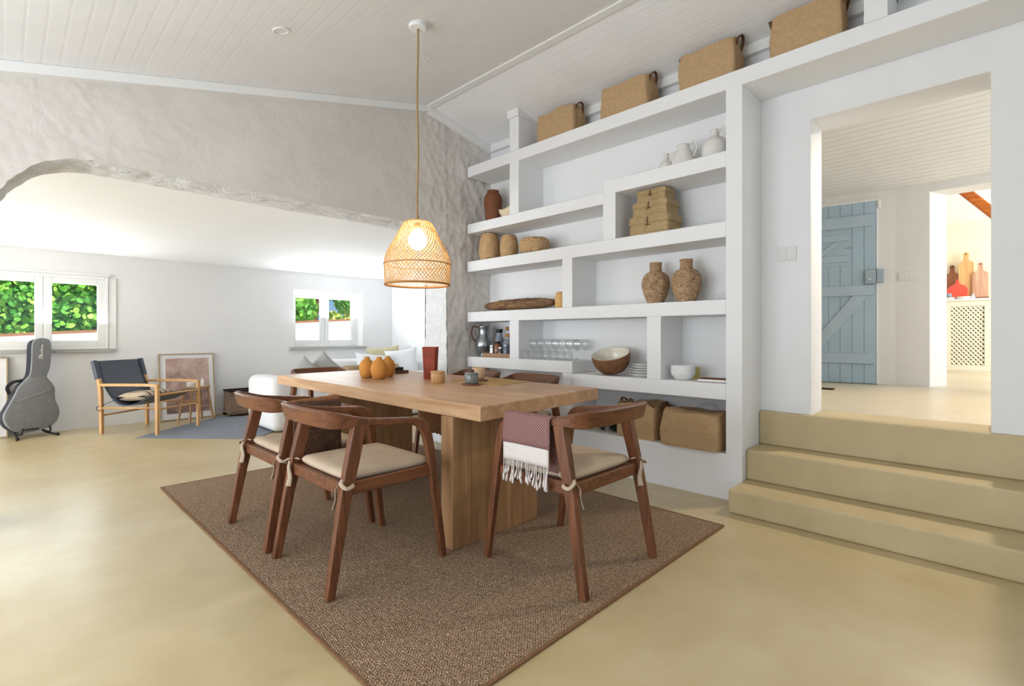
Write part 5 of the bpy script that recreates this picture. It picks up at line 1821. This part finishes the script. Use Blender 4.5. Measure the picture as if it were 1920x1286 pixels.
# stool with a candle and a small bottle
t = thing('stool', 'small oak stool with splayed legs in front of the leaning picture', 'stool', (1.735, 7.385, 0.0), R(20))
m = MB(); m.lathe([(0.155, 0.42), (0.168, 0.425), (0.170, 0.445), (0.164, 0.45)], 36, sy=0.8); m.build('seat', M['oak_dull'], t, smooth=True, auto=40)
for sx in (-1, 1):
    for sy in (-1, 1):
        m = MB(); m.tube([(sx * 0.155, sy * 0.115, 0.0), (sx * 0.10, sy * 0.075, 0.4215)], [0.013, 0.017], 10); m.build('leg', M['oak_dull'], t, smooth=True, auto=60)
for sy in (-1, 1):
    m = MB(); m.tube([(-0.13, sy * 0.096, 0.20), (0.13, sy * 0.096, 0.20)], 0.008, 8); m.build('stretcher', M['oak_dull'], t, smooth=True)
t = thing('candle_dish', 'low white candle on the oak stool', 'candle', (1.675, 7.38, 0.4505))
m = MB(); m.lathe([(0.045, 0), (0.047, 0.003), (0.047, 0.052), (0.042, 0.055)], 28); m.build('wax', M['ceramic_white'], t, smooth=True, auto=40)
t = thing('white_bottle', 'slim white bottle on the oak stool', 'bottle', (1.80, 7.36, 0.4505))
m = MB(); m.lathe([(0.018, 0), (0.02, 0.004), (0.02, 0.07), (0.010, 0.085), (0.010, 0.10)], 20); m.build('body', M['ceramic_white'], t, smooth=True, auto=50)

# framed pictures leaning on the far wall
def framed(name, lab, x0, x1, h, y_foot, art, loc_y_top, fr=0.014):
    w = x1 - x0
    lean = math.atan2(loc_y_top - y_foot, h)
    t = thing(name, lab, 'picture', ((x0 + x1) / 2, y_foot, 0.001), 0, None, (-lean, 0, 0))
    m = MB()
    m.box(-w / 2, -w / 2 + fr, -0.012, 0.012, 0, h); m.box(w / 2 - fr, w / 2, -0.012, 0.012, 0, h)
    m.box(-w / 2 + fr, w / 2 - fr, -0.012, 0.012, 0, fr); m.box(-w / 2 + fr, w / 2 - fr, -0.012, 0.012, h - fr, h)
    m.build('frame', M['picture_frame'], t, bevel=0.002)
    m = MB(); m.box(-w / 2 + fr, w / 2 - fr, 0.0, 0.006, fr, h - fr); m.build('mount', M['mount'], t)
    if art:
        m = MB(); m.box(-w / 2 + 0.075, w / 2 - 0.062, -0.0015, -0.0003, 0.085, h - 0.062); m.build('print', M['art'], t)
    return t
framed('framed_print', 'framed faded brown print leaning on the far wall behind the stool', 1.398, 2.03, 0.865, 7.65, True, 7.765)
framed('leaning_picture', 'plain white framed panel leaning on the wall beside the guitar case', -0.62, 0.038, 0.87, 7.655, False, 7.765)

# crate by the wall
t = thing('wooden_crate', 'open rough wooden crate with a dark rim by the far wall', 'crate', (2.40, 7.58, 0.0))
m = MB()
m.box(-0.25, 0.25, -0.15, -0.132, 0.03, 0.33); m.box(-0.25, 0.25, 0.132, 0.15, 0.03, 0.33)
m.box(-0.25, -0.232, -0.132, 0.132, 0.03, 0.33); m.box(0.232, 0.25, -0.132, 0.132, 0.03, 0.33); m.box(-0.232, 0.232, -0.132, 0.132, 0.03, 0.05)
m.build('box', M['crate'], t, bevel=0.003)
m = MB()
m.box(-0.258, 0.258, -0.158, -0.13, 0.3305, 0.352); m.box(-0.258, 0.258, 0.13, 0.158, 0.3305, 0.352); m.box(-0.258, -0.23, -0.13, 0.13, 0.3305, 0.352); m.box(0.23, 0.258, -0.13, 0.13, 0.3305, 0.352)
m.box(-0.258, 0.258, -0.158, -0.13, 0.0, 0.0295); m.box(-0.258, 0.258, 0.13, 0.158, 0.0, 0.0295)
m.build('rim', M['dark_void'], t, bevel=0.002)

# guitar case on a folding stand
t = thing('guitar_case', 'grey padded guitar bag standing upright under the wide window', 'guitar case', (0.215, 7.52, 0.055), R(17), None, (R(-6), 0, R(17)))
S_ = 0.00576 / 3.571
OUTL = [(290, 548), (325, 551), (348, 568), (354, 610), (350, 680), (338, 760), (318, 806), (322, 826), (352, 868), (364, 905), (362, 950), (366, 990), (382, 1030), (385, 1075), (368, 1120), (330, 1155), (280, 1170), (210, 1176), (140, 1172),
        (95, 1150), (62, 1112), (50, 1070), (58, 1035), (92, 975), (122, 920), (148, 868), (190, 825), (214, 795), (225, 740), (232, 660), (236, 600), (250, 562)]
ol = smoothpath([((x - 222) * S_ * 0.86, 0, (1178 - y) * S_) for x, y in OUTL + OUTL[:1]], 3)[:-1]
ctr = Vector((0.0, 0, 0.38))
def outline_ring(scale, y):
    out = []
    for p in ol:
        q = p.copy()
        # shrink along the local inward direction, roughly
        d = Vector((p.x - 0.02 * 0, 0, 0))
        out.append(Vector((p.x * (1 - scale * 0.9), y, p.z + (0.5 - p.z) * scale * 0.25)))
    return out
m = MB()
m.loft([outline_ring(0.14, -0.075), outline_ring(0.04, -0.071), outline_ring(0.0, -0.055), outline_ring(0.0, -0.045)])
m.build('front_panel', M['charcoal'], t, smooth=True, auto=50)
m = MB()
m.loft([outline_ring(0.0, -0.0445), outline_ring(-0.012, -0.035), outline_ring(-0.012, 0.05), outline_ring(0.06, 0.07)])
gs = m.build('gusset', M['charcoal_dark'], t, smooth=True, auto=50)
def px(x, y):
    return ((x - 222) * S_ * 0.86, (1178 - y) * S_)
m = MB()
a, b = px(130, 965), px(350, 902)
m.tube(smoothpath([(a[0], -0.0765, a[1]), (px(240, 935)[0], -0.077, px(240, 935)[1]), (b[0] - 0.02, -0.0755, b[1])], 5), 0.0025, 6)
m.build('pocket_seam', M['pillow_grey'], t, smooth=True)
m = MB()
a = px(165, 1163)
m.box(a[0], px(250, 1163)[0], -0.0765, -0.070, a[1] - 0.004, a[1] + 0.014)
m.build('bottom_patch', M['charcoal_dark'], t, bevel=0.003)
m = MB()
hp = smoothpath([(px(190, 830)[0] - 0.01, 0.0, px(190, 830)[1]), (px(130, 838)[0], 0.0, px(130, 838)[1]), (px(95, 870)[0], 0.0, px(95, 870)[1]), (px(96, 915)[0] + 0.012, 0.0, px(96, 915)[1])], 5)
m.bar(hp, 0.03, 0.020, (0, 1, 0))
m.build('carry_handle', M['charcoal_dark'], t, bevel=0.004)
# the white script mark on the head of the bag, running upwards
m = MB()
mk = [[(270, 690), (275, 672), (285, 664), (292, 676), (286, 692), (278, 684), (284, 668), (293, 660)], [(293, 664), (286, 655), (293, 648), (285, 642), (294, 636), (287, 629), (295, 624), (288, 617), (296, 612)], [(276, 634), (285, 632)], [(296, 612), (290, 604), (298, 600), (296, 594)]]
for st in mk:
    pts = smoothpath([(px(x, y)[0], -0.0762, px(x, y)[1]) for x, y in st], 4)
    m.tube(pts, 0.0028, 6)
m.build('script_mark', M['ceramic_white'], t, smooth=True)
t = thing('guitar_stand', 'black folding floor stand holding the guitar bag', 'stand', (0.215, 7.52, 0.0), R(17))
for s, fx in ((-1, -0.115), (1, 0.125)):
    m = MB()
    m.tube(smoothpath([(fx * 0.4, 0.08, 0.30), (fx * 0.8, 0.11, 0.12), (fx, 0.05, 0.040), (fx + s * 0.03, -0.10, 0.018), (fx + s * 0.05, -0.16, 0.016)], 5), [0.011] * 17 + [0.014, 0.016, 0.016, 0.015], 10)
    m.build('foot', M['black'], t, smooth=True)
    m = MB()
    m.tube(smoothpath([(fx, 0.02, 0.044), (fx, -0.06, 0.044), (fx + s * 0.0, -0.105, 0.060), (fx - s * 0.01, -0.110, 0.115)], 5), 0.009, 8)
    m.build('cradle_arm', M['black'], t, smooth=True)

# sofa: long run with its back to the dining room, wing along the right-hand wall
t = thing('sofa', 'white linen L-shaped sofa with rounded arm in the alcove', 'sofa', (3.4, 6.2, 0.0))
def cushion_box(name, mat, x0, x1, y0, y1, z0, z1, bev, parent=None):
    m = MB(); m.box(x0 - 3.4, x1 - 3.4, y0 - 6.2, y1 - 6.2, z0, z1)
    return m.build(name, mat, parent or t, smooth=True, bevel=bev, seg=5)
cushion_box('armrest', M['sofa'], 2.08, 2.36, 5.74, 6.58, 0.02, 0.625, 0.09)
cushion_box('backrest', M['sofa'], 2.365, 4.80, 5.74, 5.98, 0.02, 0.60, 0.07)
cushion_box('base', M['sofa'], 2.365, 4.80, 5.985, 6.62, 0.02, 0.26, 0.03)
cushion_box('seat_cushion', M['sofa'], 2.37, 3.17, 5.99, 6.62, 0.262, 0.43, 0.05)
cushion_box('seat_cushion', M['sofa'], 3.18, 3.98, 5.99, 6.62, 0.262, 0.43, 0.05)
cushion_box('base', M['sofa'], 3.99, 4.80, 6.625, 7.72, 0.02, 0.26, 0.03)
cushion_box('seat_cushion', M['sofa'], 3.99, 4.56, 5.99, 7.45, 0.262, 0.43, 0.05)
cushion_box('backrest', M['sofa'], 4.565, 4.80, 5.99, 7.72, 0.262, 0.72, 0.07)
cushion_box('backrest', M['sofa'], 3.6, 4.56, 7.46, 7.72, 0.02, 0.72, 0.07)
def cush(lab, mat, loc, w, h, th, rx, rz, spin=0, group=None, crease=0.0):
    t = thing('cushion', lab, 'cushion', loc, 0, group)
    mtx = Matrix.Rotation(R(rz), 4, 'Z') @ Matrix.Rotation(R(rx), 4, 'X') @ Matrix.Rotation(R(spin), 4, 'Z')
    pillow(t, 'cover', mat, w, h, th, mtx, crease=crease)
    return t
G = 'cushions on the white sofa'
cush('small grey linen cushion on its corner, left of its larger twin on the sofa', M['pillow_grey'], (2.62, 6.17, 0.645), 0.30, 0.30, 0.15, 78, -28, 48, G)
cush('larger light grey linen cushion standing on its corner on the sofa', M['pillow_grey'], (2.88, 6.20, 0.665), 0.345, 0.345, 0.17, 80, -14, 45, G)
cush('plump white cushion with a sharp corner, nearest the arch jamb on the sofa', M['pillow_white'], (4.32, 6.62, 0.66), 0.50, 0.48, 0.18, 76, -38, 8, G, 0.02)
cush('white cushion lying low in front of the plump white one on the sofa', M['pillow_white'], (3.82, 6.62, 0.63), 0.52, 0.44, 0.16, 62, -10, -8, G, 0.02)
cush('pale olive piped cushion behind the white cushions on the sofa', M['pillow_olive'], (4.38, 7.22, 0.70), 0.54, 0.46, 0.15, 72, -20, 6, G)
t2 = thing('sofa_blanket', 'tan folded blanket lying along the sofa back', 'blanket', (3.35, 5.86, 0.602))
m = MB()
secs = []
for k in range(19):
    x = -0.36 + 0.72 * k / 18
    secs.append([(x + 0.012 * nz(j, k * 0.4, 3), yy, zz + 0.012 * nz(x * 9, j * 0.7, 1)) for j, (yy, zz) in enumerate([(-0.125, 0.004), (-0.115, 0.07), (-0.06, 0.11), (0.0, 0.118), (0.06, 0.11), (0.11, 0.07), (0.12, 0.004)])])
m.loft(secs)
m.build('fold', M['pillow_tan'], t2, smooth=True)
